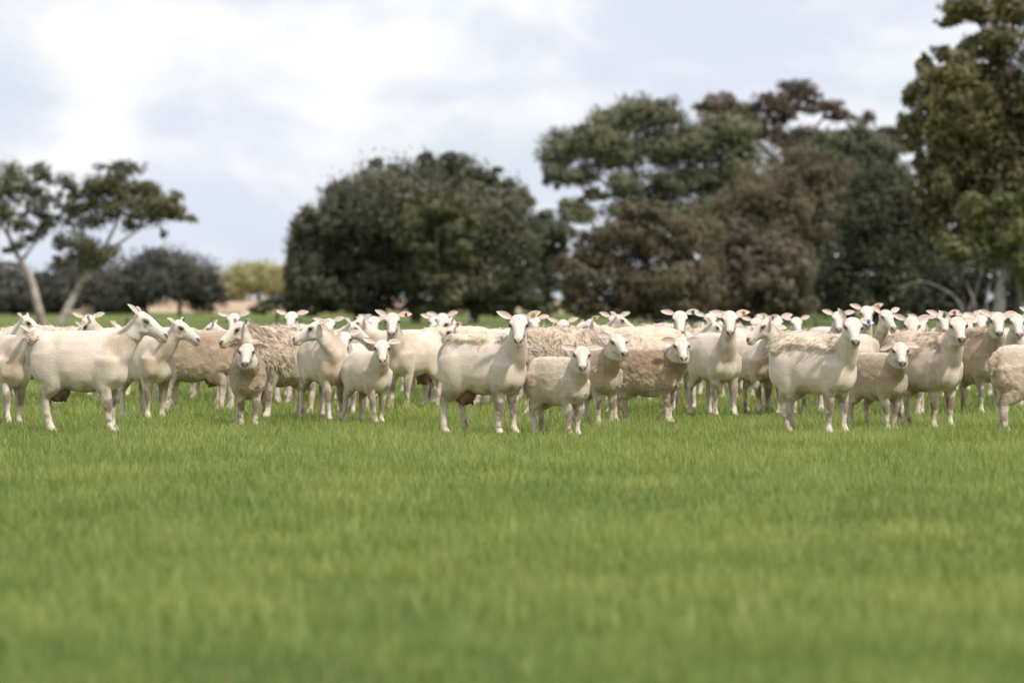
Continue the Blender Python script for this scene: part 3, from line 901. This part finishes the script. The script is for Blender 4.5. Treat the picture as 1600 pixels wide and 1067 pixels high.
FILL = [  # farther sheep between the others: look, px, py, what it shows between
 (0, 332, 626, 'far sheep in profile between the patchy woolly sheep and the dark-eared lamb'), (1, 478, 634, 'woolly far back showing past the rump of the ragged sheep'),
 (3, 566, 622, 'far sheep looking out above the small white lamb face'), (2, 702, 619, 'pale far face beside the ewe with wool hanging from rump'),
 (0, 842, 627, 'far sheep in profile behind the brown shaggy-fleeced one'), (4, 1150, 626, 'far sheep with both ears up behind the dirty-chested grey-nosed one'),
 (2, 1187, 618, 'small far face with raised ears behind the pink-nosed sheep'), (3, 1290, 622, 'far sheep looking out just behind the raised ear of the caped ewe'),
 (0, 1312, 634, 'pale far back between the squinting sheep and the floppy-eared lamb'), (4, 1552, 622, 'far sheep with both ears up behind the yellowish tan ewe'),
 (1, 120, 622, 'woolly far back beyond the topline of the profile ewe'), (2, 1102, 620, 'far face with raised ears behind the green and orange tagged sheep'),
 (3, 1428, 617, 'far sheep looking out behind the shaggy-necked one'), (0, 262, 620, 'far sheep in profile beyond the head of the profile ewe'),
 (2, 1236, 614, 'smallest far face over the back of the squinting sheep'), (4, 985, 616, 'far sheep with both ears up beyond the blue-tagged one'),
 (3, 668, 615, 'far sheep looking out beside the red-tagged ewe with udder'), (2, 1500, 613, 'far face with raised ears beside the yellowish tan ewe'),
 (1, 66, 628, 'woolly far back beyond the spiky-fleeced sheep'), (4, 166, 623, 'far sheep with both ears up beyond the purple-tagged one'), (0, 300, 634, 'far sheep in profile beside the green-tagged muddy sheep'),
 (3, 452, 624, 'far sheep looking out above the shaggy shoulders of the ragged sheep'), (2, 520, 627, 'far face with raised ears above the ewe with turned head'),
 (0, 742, 633, 'pale far back against the rump of the yellow-tagged ewe'), (4, 905, 627, 'far sheep with both ears up above the fluffy cream lamb'), (1, 1046, 626, 'woolly far back above the brown curly lamb'),
 (3, 815, 618, 'far sheep looking out beside the head of the yellow-tagged ewe'), (2, 380, 621, 'far face with raised ears beyond the pale sheep in profile'), (4, 600, 617, 'far sheep with both ears up beyond the green-tagged profile sheep'),
 (1, 1130, 614, 'woolly far back beyond the orange-tagged long-necked ewe')]

GROUP = 'flock of sheep in the green paddock'
_rs = random.Random(3)
for S in SHEEP:
    S['scale'] = S.get('scale', 1.0)
    frontal = abs((S.get('head', S['heading']) + 90 + 180) % 360 - 180) < 25
    if S['scale'] < 0.9:
        S.setdefault('head_size', 1.24)       # lambs have large heads and short thick necks
        S.setdefault('neck', 1.22)
        S['poll'] -= 0.03
    S['scale'] *= 1.0 if S['seed'] == 1 else 0.935
    S['poll'] += 0.0 if S['poll'] < .72 else 0.055 if frontal else 0.02
    S.setdefault('stride', tuple(_rs.uniform(-.06, .07) for _ in range(4)))
    place_sheep(build_sheep('sheep', S), S['px'], S['py'], S['heading'], S['scale'], S['label'], GROUP)
fill_parts = [build_sheep('sheep', dict(heading=hd, head=hh, pitch=-42, poll=p, tan=.5, seed=60 + i, detail=9000, wool=w, fleece=f, ears=e))
              for i, (hd, hh, p, w, f, e) in enumerate(((175, 190, .74, 0, None, ((8, 40), (8, 40))), (5, 0, .80, .5, [('saddle', 300, .04, .0042)], ((10, 40), (10, 40))),
                                                         (-95, -88, .87, 0, None, ((14, 12), (8, 12))), (-70, -92, .89, .3, None, ((4, 12), (14, 12))), (-120, -86, .86, 0, [('rump', 200, .04, .0042)], ((16, 12), (16, 12)))))]
for i, (k, px, py, lab) in enumerate(FILL):
    place_sheep(fill_parts[k], px, py, (175, 5, -95, -70, -120)[k] + 6 * (i % 3) - 6, 0.88 + 0.05 * (i % 2), lab, GROUP)
bpy.data.collections.remove(TMP)

# ------------------------------------------------------------------ ground
def ground_material():
    m, nt, out = new_mat('paddock_ground')
    h = NT(nt)
    p = h.n('ShaderNodeBsdfPrincipled')
    p.inputs['Roughness'].default_value = 0.95
    p.inputs['Specular IOR Level'].default_value = 0.1
    pos = h.n('ShaderNodeNewGeometry').outputs['Position']
    sep = h.n('ShaderNodeSeparateXYZ'); nt.links.new(pos, sep.inputs[0])
    big = h.noise(pos, 0.06, 4, 0.6); mid = h.noise(pos, 0.9, 4, 0.65)
    green = h.mix(h.ramp(mid, 0.3, 0.7), (0.055, 0.092, 0.020, 1), (0.105, 0.150, 0.036, 1))
    lush = h.mix(h.ramp(big, 0.42, 0.62), green, (0.17, 0.19, 0.05, 1))
    dry = h.mix(h.ramp(big, 0.35, 0.65), (0.42, 0.30, 0.20, 1), (0.50, 0.37, 0.25, 1))
    edge = h.math('ADD', sep.outputs[1], h.math('MULTIPLY', h.math('SUBTRACT', big, 0.5), 60))
    col = h.mix(h.ramp(edge, 320, 370), lush, dry)
    nt.links.new(col, p.inputs['Base Color'])
    b = h.n('ShaderNodeBump'); b.inputs['Distance'].default_value = 0.06
    nt.links.new(h.noise(pos, 6, 4, 0.7), b.inputs['Height']); nt.links.new(b.outputs['Normal'], p.inputs['Normal'])
    nt.links.new(p.outputs[0], out.inputs['Surface'])
    return m
GROUND_MAT = ground_material()
gx = np.concatenate([np.linspace(-3000, -200, 8), np.linspace(-120, 120, 25), np.linspace(200, 3000, 8)])
gy = np.concatenate([np.linspace(-60, 280, 60), np.linspace(300, 900, 31), np.linspace(1000, 5000, 12)])
X, Y = np.meshgrid(gx, gy)
Zg = sstep(Y, 330, 560) * 1.5 * (0.6 + 0.6 * vnoise(np.column_stack([X.ravel(), Y.ravel()]), 0.02, 3).reshape(X.shape))   # the dry paddock beyond rises a little
nx, ny = len(gx), len(gy)
ii, jj = np.meshgrid(np.arange(ny - 1), np.arange(nx - 1), indexing='ij')
q = (ii * nx + jj).ravel()
gme = mesh_from('ground', np.column_stack([X.ravel(), Y.ravel(), Zg.ravel()]), np.column_stack([q, q + 1, q + 1 + nx, q + nx]), GROUND_MAT)
ground = link(bpy.data.objects.new('ground', gme)); ground['kind'] = 'structure'

# ------------------------------------------------------------------ grass: single blades
def grass_band(y0, y1, per_m2, height, width, seed):
    rng = np.random.default_rng(seed)
    half1 = 0.1345 * y1 + 1.6
    n = int((y1 - y0) * 2 * half1 * per_m2)
    P = np.column_stack([rng.uniform(-half1, half1, n), rng.uniform(y0, y1, n)])
    P = P[np.abs(P[:, 0]) < 0.1345 * P[:, 1] + 1.6]
    tuft = vnoise(P, 3.2, 11, 2); patch = vnoise(P, 0.55, 12, 3); fine = vnoise(P, 9.0, 13, 1)
    keep = rng.random(len(P)) < 0.15 + 1.25 * tuft
    P, tuft, patch, fine = P[keep], tuft[keep], patch[keep], fine[keep]
    n = len(P)
    H = height * (0.25 + 0.85 * tuft + 0.75 * patch) * rng.uniform(0.55, 1.25, n)
    Wd = width * rng.uniform(0.7, 1.3, n)
    yaw = rng.uniform(0, 2 * math.pi, n); lean = rng.uniform(0.1, 0.75, n) ** 1.3
    la = rng.uniform(0, 2 * math.pi, n)
    sd = np.column_stack([np.cos(yaw), np.sin(yaw), np.zeros(n)]) * (Wd / 2)[:, None]
    ld = np.column_stack([np.cos(la), np.sin(la), np.zeros(n)])
    base = np.column_stack([P, np.full(n, -0.01)])
    up = np.array([0, 0, 1.0])
    mid = base + up * (H * 0.55)[:, None] + ld * (H * lean * 0.28)[:, None]
    tip = base + up * (H * (1 - 0.25 * lean))[:, None] + ld * (H * lean * 0.95)[:, None]
    V = np.stack([base - sd, base + sd, mid + sd * 0.8, mid - sd * 0.8, tip], axis=1)
    g1, g2, yl = np.array((0.158, 0.226, 0.060)), np.array((0.335, 0.385, 0.130)), np.array((0.44, 0.45, 0.15))
    k = np.clip(-0.40 + 0.85 * patch + 0.95 * tuft + rng.normal(0, 0.22, n), 0, 1)[:, None]
    c = g1 * (1 - k) + g2 * k
    ky = (np.clip((vnoise(P, 1.4, 15, 2) - 0.56) * 4, 0, 0.7) * rng.uniform(0.2, 1, n))[:, None]
    c = c * (1 - ky) + yl * ky
    dry = (rng.random(n) < 0.03)[:, None]
    c = np.where(dry, np.array((0.36, 0.30, 0.14)), c)
    C = np.repeat(c[:, None, :], 5, axis=1)
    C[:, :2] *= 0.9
    o = (np.arange(n) * 5)[:, None]
    tri = np.concatenate([o + np.array([[0, 1, 2]]), o + np.array([[0, 2, 3]]), o + np.array([[3, 2, 4]])], axis=1).reshape(-1, 3)
    return V.reshape(-1, 3), tri, C.reshape(-1, 3)
Vs, Fs, Cs, o_ = [], [], [], 0
for a in ((6.0, 17.0, 1550, .080, .0048, 1), (17.0, 30.0, 1450, .075, .0048, 2), (30.0, 46.0, 600, .085, .008, 3), (46.0, 85.0, 110, .12, .018, 4)):
    v, f, c = grass_band(*a)
    Vs.append(v); Fs.append(f + o_); Cs.append(c); o_ += len(v)
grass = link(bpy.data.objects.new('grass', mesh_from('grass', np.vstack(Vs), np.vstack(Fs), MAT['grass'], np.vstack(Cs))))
tag(grass, 'lush green pasture grass under and in front of the flock', 'grass', kind='stuff')

# ------------------------------------------------------------------ trees
def leaf_cloud(blobs, density, size, cols, rng, clump=0.30, inner=1.9):
    """blobs: (centre xyz, radii xyz); clumps of leaf sprays spread through each blob"""
    Ps, Ns, big = [], [], []
    for c, r in blobs:
        c, r = np.array(c), np.array(r)
        area = 4 * math.pi * ((r[0]*r[1])**1.6 / 3 + (r[0]*r[2])**1.6 / 3 + (r[1]*r[2])**1.6 / 3) ** (1 / 1.6)
        n = int(area * density)
        nc = max(5, int(area * 1.1))
        d = rng.normal(0, 1, (nc, 3)); d /= np.linalg.norm(d, axis=1)[:, None]
        cc = d * (rng.uniform(0.25, 1.0, nc) ** 0.45)[:, None]
        pick = rng.integers(0, nc, n)
        cr = clump * rng.uniform(0.6, 1.3, nc)
        off = np.clip(rng.normal(0, 0.55, (n, 3)), -0.95, 0.95) * cr[pick][:, None]
        Ps.append(c + (cc[pick] + off) * r)
        Ns.append(d[pick] * 0.6 + off / (cr[pick][:, None] + 1e-6) * 0.9 + rng.normal(0, 0.5, (n, 3)))
        ni = int(n * 0.22)                          # dense inner foliage that stops the light
        di = rng.normal(0, 1, (ni, 3)); di /= np.linalg.norm(di, axis=1)[:, None]
        Ps.append(c + di * (rng.uniform(0, 1, ni) ** 0.4 * 0.72)[:, None] * r); Ns.append(di + rng.normal(0, 0.6, (ni, 3)))
        big += [1.0] * n + [inner] * ni
    P, N = np.vstack(Ps), np.vstack(Ns)
    N /= np.linalg.norm(N, axis=1)[:, None]
    n = len(P)
    t = np.cross(N, rng.normal(0, 1, (n, 3))); t /= np.linalg.norm(t, axis=1)[:, None]
    b = np.cross(N, t)
    s = size * rng.uniform(0.55, 1.35, n) * np.array(big)
    l, w = (t * s[:, None]), (b * (s * 0.42)[:, None])
    V = np.stack([P - l, P + w - l * 0.1, P + l, P - w - l * 0.1], axis=1)
    k = np.clip(vnoise(P, 0.55, 5, 2) * 1.6 - 0.3 + rng.normal(0, 0.18, n), 0, 1)[:, None]
    col = np.array(cols[0]) * (1 - k) + np.array(cols[1]) * k
    C = np.repeat(col[:, None, :], 4, axis=1)
    F = (np.arange(n) * 4)[:, None] + np.arange(4)[None]
    return V.reshape(-1, 3), F, C.reshape(-1, 3)

def tree(name, label, depth, base_py, limbs, blobs, cols, bark, size=0.20, density=22, seed=0, clump=0.30, group=None, inner=1.9):
    """limbs: photo polylines with a start radius in m; blobs: photo (px, py, rx, ry[, depth offset m])"""
    rng = np.random.default_rng(500 + seed)
    gz = 0.0
    s = depth / FPX
    x0 = limbs[0][0][0][0]
    root = empty(name, ((x0 - 800) * s, depth, 0.0))
    tag(root, label, 'tree', group)
    org = np.array(root.location)
    for pts, r0 in limbs:
        V, F = [], []
        P = [np.array(at(px, py, depth)) for px, py in pts]
        for i in range(1, len(P)):
            P[i] = P[i] + np.array([0, rng.normal(0, 0.25), 0])
        grounded = P[0][2] < 1.0
        if grounded:
            P[0][2] = -0.15
        P = [p - org for p in P]
        R = [max(0.03, r0 * (1 - 0.75 * i / (len(P) - 1))) for i in range(len(P))]
        tube(P, R, V, F, side=(1, 0.2, 0.1), sub=4)
        nm = 'trunk' if grounded else 'branch'
        link(bpy.data.objects.new(nm, mesh_from(nm, V, F, MAT['bark'], np.tile(np.array(bark), (len(V), 1)))), root)
    B = []
    for bl in blobs:
        px, py, rx, ry = bl[:4]
        dz = bl[4] if len(bl) > 4 else rng.uniform(-0.6, 0.6)
        c = np.array(at(px, py, depth)) + np.array([0, dz, 0]) - org
        B.append((c, (rx * s, 0.5 * (rx + ry) * s, ry * s)))
    v, f, c = leaf_cloud(B, density * 3.5, size * 0.64, cols, rng, clump, inner)
    keep = v.reshape(-1, 4, 3)[:, :, 2].min(axis=1) > 0.05
    v = v.reshape(-1, 4, 3)[keep].reshape(-1, 3); c = c.reshape(-1, 4, 3)[keep].reshape(-1, 3); f = f[:len(v) // 4]
    o = link(bpy.data.objects.new('crown', mesh_from('crown', v, f, MAT['leaf'], c, smooth=False)), root)
    o['kind'] = 'stuff'
    return root

OLIVE = ((0.080, 0.080, 0.044), (0.170, 0.165, 0.090))
DARK = ((0.075, 0.076, 0.052), (0.155, 0.152, 0.098))
GREY = ((0.105, 0.108, 0.064), (0.205, 0.205, 0.125))
BROWN = ((0.100, 0.079, 0.050), (0.192, 0.152, 0.098))
RUST = ((0.080, 0.062, 0.046), (0.155, 0.112, 0.080))
GOLD = ((0.28, 0.27, 0.13), (0.44, 0.41, 0.21))  # sunlight on the far trees is put into this leaf colour
PALE = (0.42, 0.36, 0.31); DBARK = (0.10, 0.085, 0.07); GBARK = (0.24, 0.22, 0.20)

tree('eucalyptus_tree', 'pale-trunked gum tree with two leaning trunks and an airy crown', 156, 508,
     [([(68, 512), (60, 475), (48, 435), (33, 408), (15, 370), (10, 320)], .20), ([(92, 512), (108, 475), (128, 440), (152, 408), (170, 375), (190, 330)], .19),
      ([(38, 418), (18, 412), (-10, 408), (-40, 395)], .10), ([(128, 440), (146, 428), (156, 405), (160, 380)], .09), ([(36, 405), (60, 370), (85, 330)], .08),
      ([(160, 400), (200, 370), (250, 335)], .08), ([(20, 380), (-5, 340), (-20, 300)], .08)],
     [(28, 280, 34, 26), (60, 268, 24, 15), (8, 300, 34, 20), (100, 285, 26, 15), (80, 312, 22, 14), (125, 308, 24, 15), (186, 265, 32, 14), (160, 290, 34, 17), (205, 300, 40, 17),
      (238, 318, 34, 20), (265, 325, 28, 20), (294, 342, 18, 7), (175, 325, 36, 16), (220, 338, 30, 12), (30, 352, 24, 14), (70, 348, 26, 14), (110, 340, 22, 16), (88, 375, 20, 14),
      (140, 375, 30, 16), (25, 385, 20, 10), (165, 395, 24, 14), (255, 368, 9, 8), (-25, 320, 40, 34), (130, 400, 24, 14), (95, 405, 18, 12), (-30, 370, 26, 18), (50, 295, 26, 18), (145, 300, 30, 20), (190, 290, 36, 20), (115, 325, 30, 16), (55, 330, 24, 16), (200, 318, 44, 16), (245, 330, 30, 22), (12, 330, 22, 16), (150, 345, 30, 14), (278, 335, 24, 14), (50, 372, 20, 12), (115, 385, 30, 14), (150, 405, 34, 16), (205, 352, 20, 9), (230, 300, 24, 14), (275, 312, 14, 12)],
     OLIVE, PALE, size=.16, density=25, seed=1, clump=.50, inner=1.1)
for k, (bx, w, top, lab) in enumerate(((258, 100, 388, 'dark rounded tree beyond the gum tree, beside the dry paddock'), (130, 100, 402, 'dark low tree seen through the forked gum trunks'), (0, 100, 412, 'dark low tree standing at the outer side of the gum tree'))):
    tree('rounded_tree', lab, 275, 492, [([(bx - 30, 494), (bx - 32, 470), (bx - 30, 440)], .22), ([(bx + 22, 494), (bx + 24, 470), (bx + 20, 440)], .18)],
         [(bx, top + 45, w * .8, 44), (bx - w * .45, top + 58, w * .5, 34), (bx + w * .45, top + 60, w * .5, 34), (bx + w * .62, top + 76, w * .36, 22), (bx - w * .1, top + 28, w * .45, 26), (bx - w * .6, top + 72, w * .4, 24)],
         ((0.065, 0.065, 0.058), (0.128, 0.122, 0.102)), DBARK, size=.26, density=14, seed=10 + k)
for k, (bx, top, w, lab) in enumerate(((350, 417, 46, 'small sunlit yellow-green tree farthest off beside the dark rounded tree'), (402, 405, 52, 'taller sunlit yellow-green tree on the far dry paddock'), (450, 410, 48, 'sunlit yellow-green tree half hidden by the big dark dome tree'))):
    tree('sunlit_tree', lab, 480, 480, [([(bx, 474), (bx + 2, 450), (bx, 432)], .3)],
         [(bx, top + 26, w, 24), (bx - 18, top + 38, w * .6, 20), (bx + 18, top + 36, w * .6, 22)], GOLD, DBARK, size=.45, density=5, seed=20 + k)
tree('dome_tree', 'broad dark dome-shaped tree with several dark trunks', 172, 505,
     [([(650, 506), (648, 470), (640, 420), (600, 350)], .26), ([(690, 506), (694, 470), (700, 400), (690, 320)], .24), ([(740, 506), (744, 470), (756, 400), (770, 330)], .24), ([(560, 506), (556, 470), (540, 420)], .2), ([(800, 506), (800, 460), (800, 400)], .2)],
     [(640, 330, 120, 84), (560, 360, 88, 80), (500, 400, 58, 68), (740, 340, 92, 84), (790, 380, 56, 92), (690, 275, 60, 40), (610, 285, 54, 34), (540, 305, 44, 32), (750, 290, 48, 30), (800, 310, 34, 30), (465, 420, 30, 50), (480, 355, 34, 34),
      (600, 430, 100, 56), (520, 455, 70, 34), (720, 440, 100, 50), (800, 450, 44, 40), (470, 462, 30, 22), (588, 255, 14, 12), (665, 248, 22, 14), (640, 400, 90, 60, 1.5), (700, 250, 22, 16), (490, 478, 46, 16), (575, 480, 56, 15), (672, 478, 60, 16), (770, 478, 60, 18), (830, 470, 24, 26), (450, 470, 16, 20)],
     DARK, DBARK, size=.19, density=20, seed=2, clump=.26)
tree('low_shrub', 'low dark shrub at the foot of the dome tree beside the dry paddock', 190, 498, [([(432, 500), (433, 488), (430, 474)], .10)],
     [(418, 478, 26, 12), (446, 472, 28, 18), (400, 484, 16, 8)], DARK, DBARK, size=.18, density=20, seed=16)
tree('olive_tree', 'lighter olive bush growing out of the dark dome tree', 166.5, 505,
     [([(690, 507), (688, 470), (684, 420), (682, 360)], .06)],
     [(690, 325, 50, 30), (655, 350, 34, 30), (722, 350, 36, 30), (670, 388, 42, 26), (715, 390, 32, 22), (690, 415, 34, 16), (650, 372, 26, 20), (684, 440, 30, 16), (700, 465, 34, 18), (672, 485, 26, 12)], ((0.088, 0.090, 0.046), (0.185, 0.182, 0.090)), DBARK, size=.17, density=22, seed=3)
tree('grey_gum_tree', 'tall grey-green gum with pale branching limbs behind the brown bushes', 200, 500,
     [([(1010, 500), (1010, 420), (1002, 330), (985, 250), (960, 210)], .30), ([(1010, 350), (1050, 280), (1068, 220)], .16), ([(1005, 330), (950, 290), (905, 250)], .14), ([(1100, 500), (1098, 400), (1108, 320), (1140, 240)], .22), ([(1104, 330), (1080, 280), (1075, 240)], .12)],
     [(985, 185, 66, 32), (930, 215, 52, 34), (880, 235, 38, 36), (1030, 180, 44, 28), (960, 240, 60, 36), (1040, 230, 54, 44), (1100, 225, 58, 44), (1140, 200, 44, 36), (1150, 250, 40, 50), (900, 275, 44, 20), (868, 270, 26, 26), (1060, 285, 60, 30), (980, 290, 40, 24),
      (1120, 290, 50, 34), (930, 305, 26, 14), (900, 330, 40, 22), (1010, 330, 80, 30), (1100, 340, 70, 40)],
     GREY, PALE, size=.20, density=18, seed=4, clump=.30)
tree('narrow_tree', 'small grey-green tree squeezed between the dome tree and brown bush', 178, 503, [([(858, 506), (857, 460), (856, 410)], .14)],
     [(856, 365, 34, 34), (840, 350, 24, 26), (848, 395, 30, 30), (835, 420, 26, 40), (880, 360, 24, 30), (868, 400, 26, 30), (855, 440, 30, 34), (852, 335, 16, 12), (850, 475, 24, 20)], ((0.080, 0.092, 0.060), (0.155, 0.170, 0.110)), DBARK, size=.17, density=22, seed=5)
tree('rust_gum_tree', 'dark reddish gum whose spreading top rises above all its neighbours', 225, 498,
     [([(1240, 498), (1240, 400), (1236, 300), (1222, 220), (1200, 180)], .34), ([(1236, 300), (1262, 220), (1290, 180)], .18), ([(1232, 270), (1170, 210), (1130, 180)], .16), ([(1262, 230), (1330, 205), (1390, 205)], .14)],
     [(1122, 166, 40, 20), (1165, 180, 34, 20), (1205, 160, 34, 24), (1245, 148, 38, 20), (1285, 168, 34, 16), (1190, 200, 40, 18), (1320, 182, 24, 12), (1352, 188, 22, 12), (1388, 205, 30, 12), (1420, 200, 24, 12), (1230, 180, 26, 16), (1250, 225, 60, 26), (1400, 225, 36, 18), (1150, 205, 30, 18)],
     RUST, DBARK, size=.24, density=16, seed=6, clump=.34, inner=1.2)
tree('olive_grey_tree', 'olive-grey tree tucked under the reddish gum', 205, 500, [([(1330, 500), (1330, 400), (1328, 280)], .26)],
     [(1330, 225, 62, 34), (1290, 245, 40, 34), (1375, 240, 40, 30), (1330, 275, 70, 40), (1390, 285, 50, 44), (1340, 340, 70, 50)], ((0.085, 0.088, 0.056), (0.155, 0.158, 0.100)), DBARK, size=.22, density=16, seed=7)
for k, (bx, by, rx, ry, dp, lab) in enumerate(((1250, 270, 84, 52, 176, 'brown round-topped bush higher up, below the reddish gum'), (1190, 320, 80, 58, 166, 'brown dome bush between the grey gum and the higher brown bush'))):
    tree('brown_bush', lab, dp, 505, [([(bx, 506), (bx, 440), (bx, by + 20)], .2)],
         [(bx, by, rx, ry), (bx - rx * .5, by + 30, rx * .6, ry * .8), (bx + rx * .5, by + 34, rx * .6, ry * .8), (bx, by + 80, rx, 70), (bx, by + 150, rx, 70)], BROWN, DBARK, size=.16, density=24, seed=30 + k, clump=.22)
tree('brown_casuarina', 'wide feathery brown she-oak with a dark forked trunk', 146, 508,
     [([(1030, 511), (1028, 470), (1018, 430), (990, 380)], .24), ([(1028, 470), (1046, 420), (1060, 370)], .16), ([(1030, 480), (1000, 440), (950, 400)], .12)],
     [(1000, 365, 70, 50), (940, 385, 54, 48), (1065, 370, 60, 52), (900, 430, 40, 54), (960, 440, 80, 58), (1050, 440, 80, 60), (1010, 330, 44, 18), (905, 475, 44, 28), (980, 480, 80, 26), (1060, 480, 70, 26)],
     BROWN, DBARK, size=.15, density=24, seed=8, clump=.24)
tree('brown_she_oak', 'second brown she-oak with a greyer crown beside the forked one', 150, 507,
     [([(1180, 510), (1182, 470), (1176, 420), (1160, 380)], .22)],
     [(1140, 380, 64, 44), (1200, 395, 60, 48), (1245, 430, 40, 54), (1150, 440, 80, 56), (1215, 460, 60, 44), (1120, 475, 60, 30), (1190, 490, 80, 20)],
     ((0.099, 0.082, 0.058), (0.190, 0.156, 0.109)), DBARK, size=.15, density=24, seed=9, clump=.24)
tree('dark_green_tree', 'very dark green tree with deep shade beneath, next to the grey bare trunks', 160, 506,
     [([(1370, 508), (1370, 440), (1372, 360)], .26), ([(1320, 508), (1318, 450), (1330, 400)], .18), ([(1430, 508), (1432, 450), (1425, 400)], .18)],
     [(1390, 310, 70, 50), (1350, 350, 54, 54), (1440, 350, 50, 60), (1390, 390, 84, 60), (1320, 420, 54, 60), (1450, 420, 50, 50), (1380, 460, 90, 44), (1300, 470, 44, 36)],
     ((0.041, 0.046, 0.027), (0.105, 0.112, 0.058)), DBARK, size=.17, density=20, seed=12, clump=.28)
tree('tall_gum_tree', 'tall olive gum tree filling the edge of the view, with pale slanting trunk', 118, 515,
     [([(1556, 520), (1562, 480), (1566, 440), (1590, 380), (1600, 250), (1590, 120)], .22), ([(1568, 440), (1610, 400), (1640, 330)], .14), ([(1600, 260), (1560, 200), (1510, 150)], .12), ([(1596, 200), (1560, 90), (1520, 30)], .12)],
     [(1530, 20, 60, 26), (1585, 10, 50, 36), (1490, 12, 24, 16), (1560, 55, 44, 14), (1500, 120, 56, 34), (1450, 130, 34, 34), (1560, 130, 60, 40), (1600, 170, 60, 70), (1520, 180, 70, 50), (1455, 185, 30, 34), (1490, 240, 60, 46), (1560, 250, 64, 60), (1470, 280, 40, 40),
      (1600, 300, 60, 60), (1540, 330, 64, 40), (1500, 370, 44, 26), (1560, 380, 60, 34), (1600, 420, 34, 60), (1500, 395, 34, 18), (1640, 100, 50, 90), (1650, 300, 60, 90), (1545, 75, 70, 30), (1580, 210, 70, 60), (1480, 210, 56, 60), (1530, 290, 80, 50), (1455, 330, 34, 40), (1580, 345, 60, 44), (1490, 160, 60, 40), (1424, 150, 16, 22), (1420, 190, 18, 20), (1432, 225, 20, 18), (1440, 260, 18, 22), (1448, 100, 16, 18), (1478, 86, 24, 14), (1428, 300, 14, 16), (1462, 372, 22, 14), (1480, 34, 18, 10)],
     ((0.075, 0.066, 0.032), (0.180, 0.155, 0.072)), GBARK, size=.17, density=27, seed=13, clump=.40, inner=1.7)
tree('dark_thicket', 'dark shaded thicket behind the bare grey trunks', 152, 507, [([(1500, 510), (1502, 470), (1500, 430)], .16), ([(1590, 510), (1588, 470), (1590, 430)], .16)],
     [(1480, 440, 50, 50), (1540, 440, 54, 56), (1600, 450, 50, 50), (1650, 450, 50, 60), (1500, 485, 60, 24), (1580, 485, 60, 24), (1440, 480, 40, 30)], ((0.036, 0.036, 0.026), (0.075, 0.070, 0.048)), DBARK, size=.17, density=18, seed=15)
tree('drooping_gum', 'lighter green gum with drooping leaves in front of the tall olive gum', 112, 517,
     [([(1600, 524), (1598, 480), (1590, 430), (1560, 380)], .13), ([(1590, 430), (1545, 400), (1500, 380)], .07)],
     [(1500, 385, 40, 22), (1545, 365, 48, 26), (1590, 360, 44, 34), (1560, 400, 46, 18), (1475, 372, 22, 14), (1520, 330, 44, 22), (1580, 315, 46, 26), (1600, 420, 30, 40), (1490, 405, 22, 12), (1640, 370, 40, 50)],
     ((0.095, 0.100, 0.042), (0.215, 0.210, 0.088)), GBARK, size=.16, density=20, seed=17, clump=.42, inner=1.4)
tree('bare_tree', 'bare grey tree with leaning leafless trunks below the tall gum', 128, 513,
     [([(1506, 516), (1503, 490), (1496, 470), (1480, 455), (1440, 440), (1400, 452)], .07), ([(1520, 516), (1520, 480), (1510, 440)], .065), ([(1545, 516), (1540, 480), (1548, 440), (1560, 410)], .065), ([(1500, 480), (1530, 440), (1535, 410)], .07)],
     [(1530, 412, 30, 10), (1560, 405, 26, 10)], OLIVE, (0.20, 0.18, 0.165), size=.12, density=12, seed=14)

# ------------------------------------------------------------------ low wire fence behind the flock
FY = 76.0
fpx = [-60, 60, 199, 334, 470, 605, 735, 870, 1000, 1140, 1275, 1410, 1550, 1680]
for k, px in enumerate(fpx):
    V, F = [], []
    x = (px - 800) / FPX * FY
    tube([(0, 0, -.2), (0.004, 0, .3), (0.0, 0, .585), (0, 0, .60)], [.045, .043, .041, .034], V, F, sub=2)
    o = link(bpy.data.objects.new('fence_post', mesh_from('fence_post', V, F, MAT['post'])))
    o.location = (x, FY, 0)
    tag(o, 'short weathered timber post of the low wire fence behind the flock', 'fence post', 'posts of the low wire fence')
V, F = [], []
for z in (.22, .40, .56):
    tube([((px - 800) / FPX * FY, FY - 0.046, z - (0.015 if i % 2 else 0)) for i, px in enumerate(np.linspace(-60, 1680, 27))], [.004] * 27, V, F, sub=1)
wire = link(bpy.data.objects.new('fence_wire', mesh_from('fence_wire', V, F, MAT['wire'])))
tag(wire, 'three thin wires strung along the low fence posts', 'fence wire')
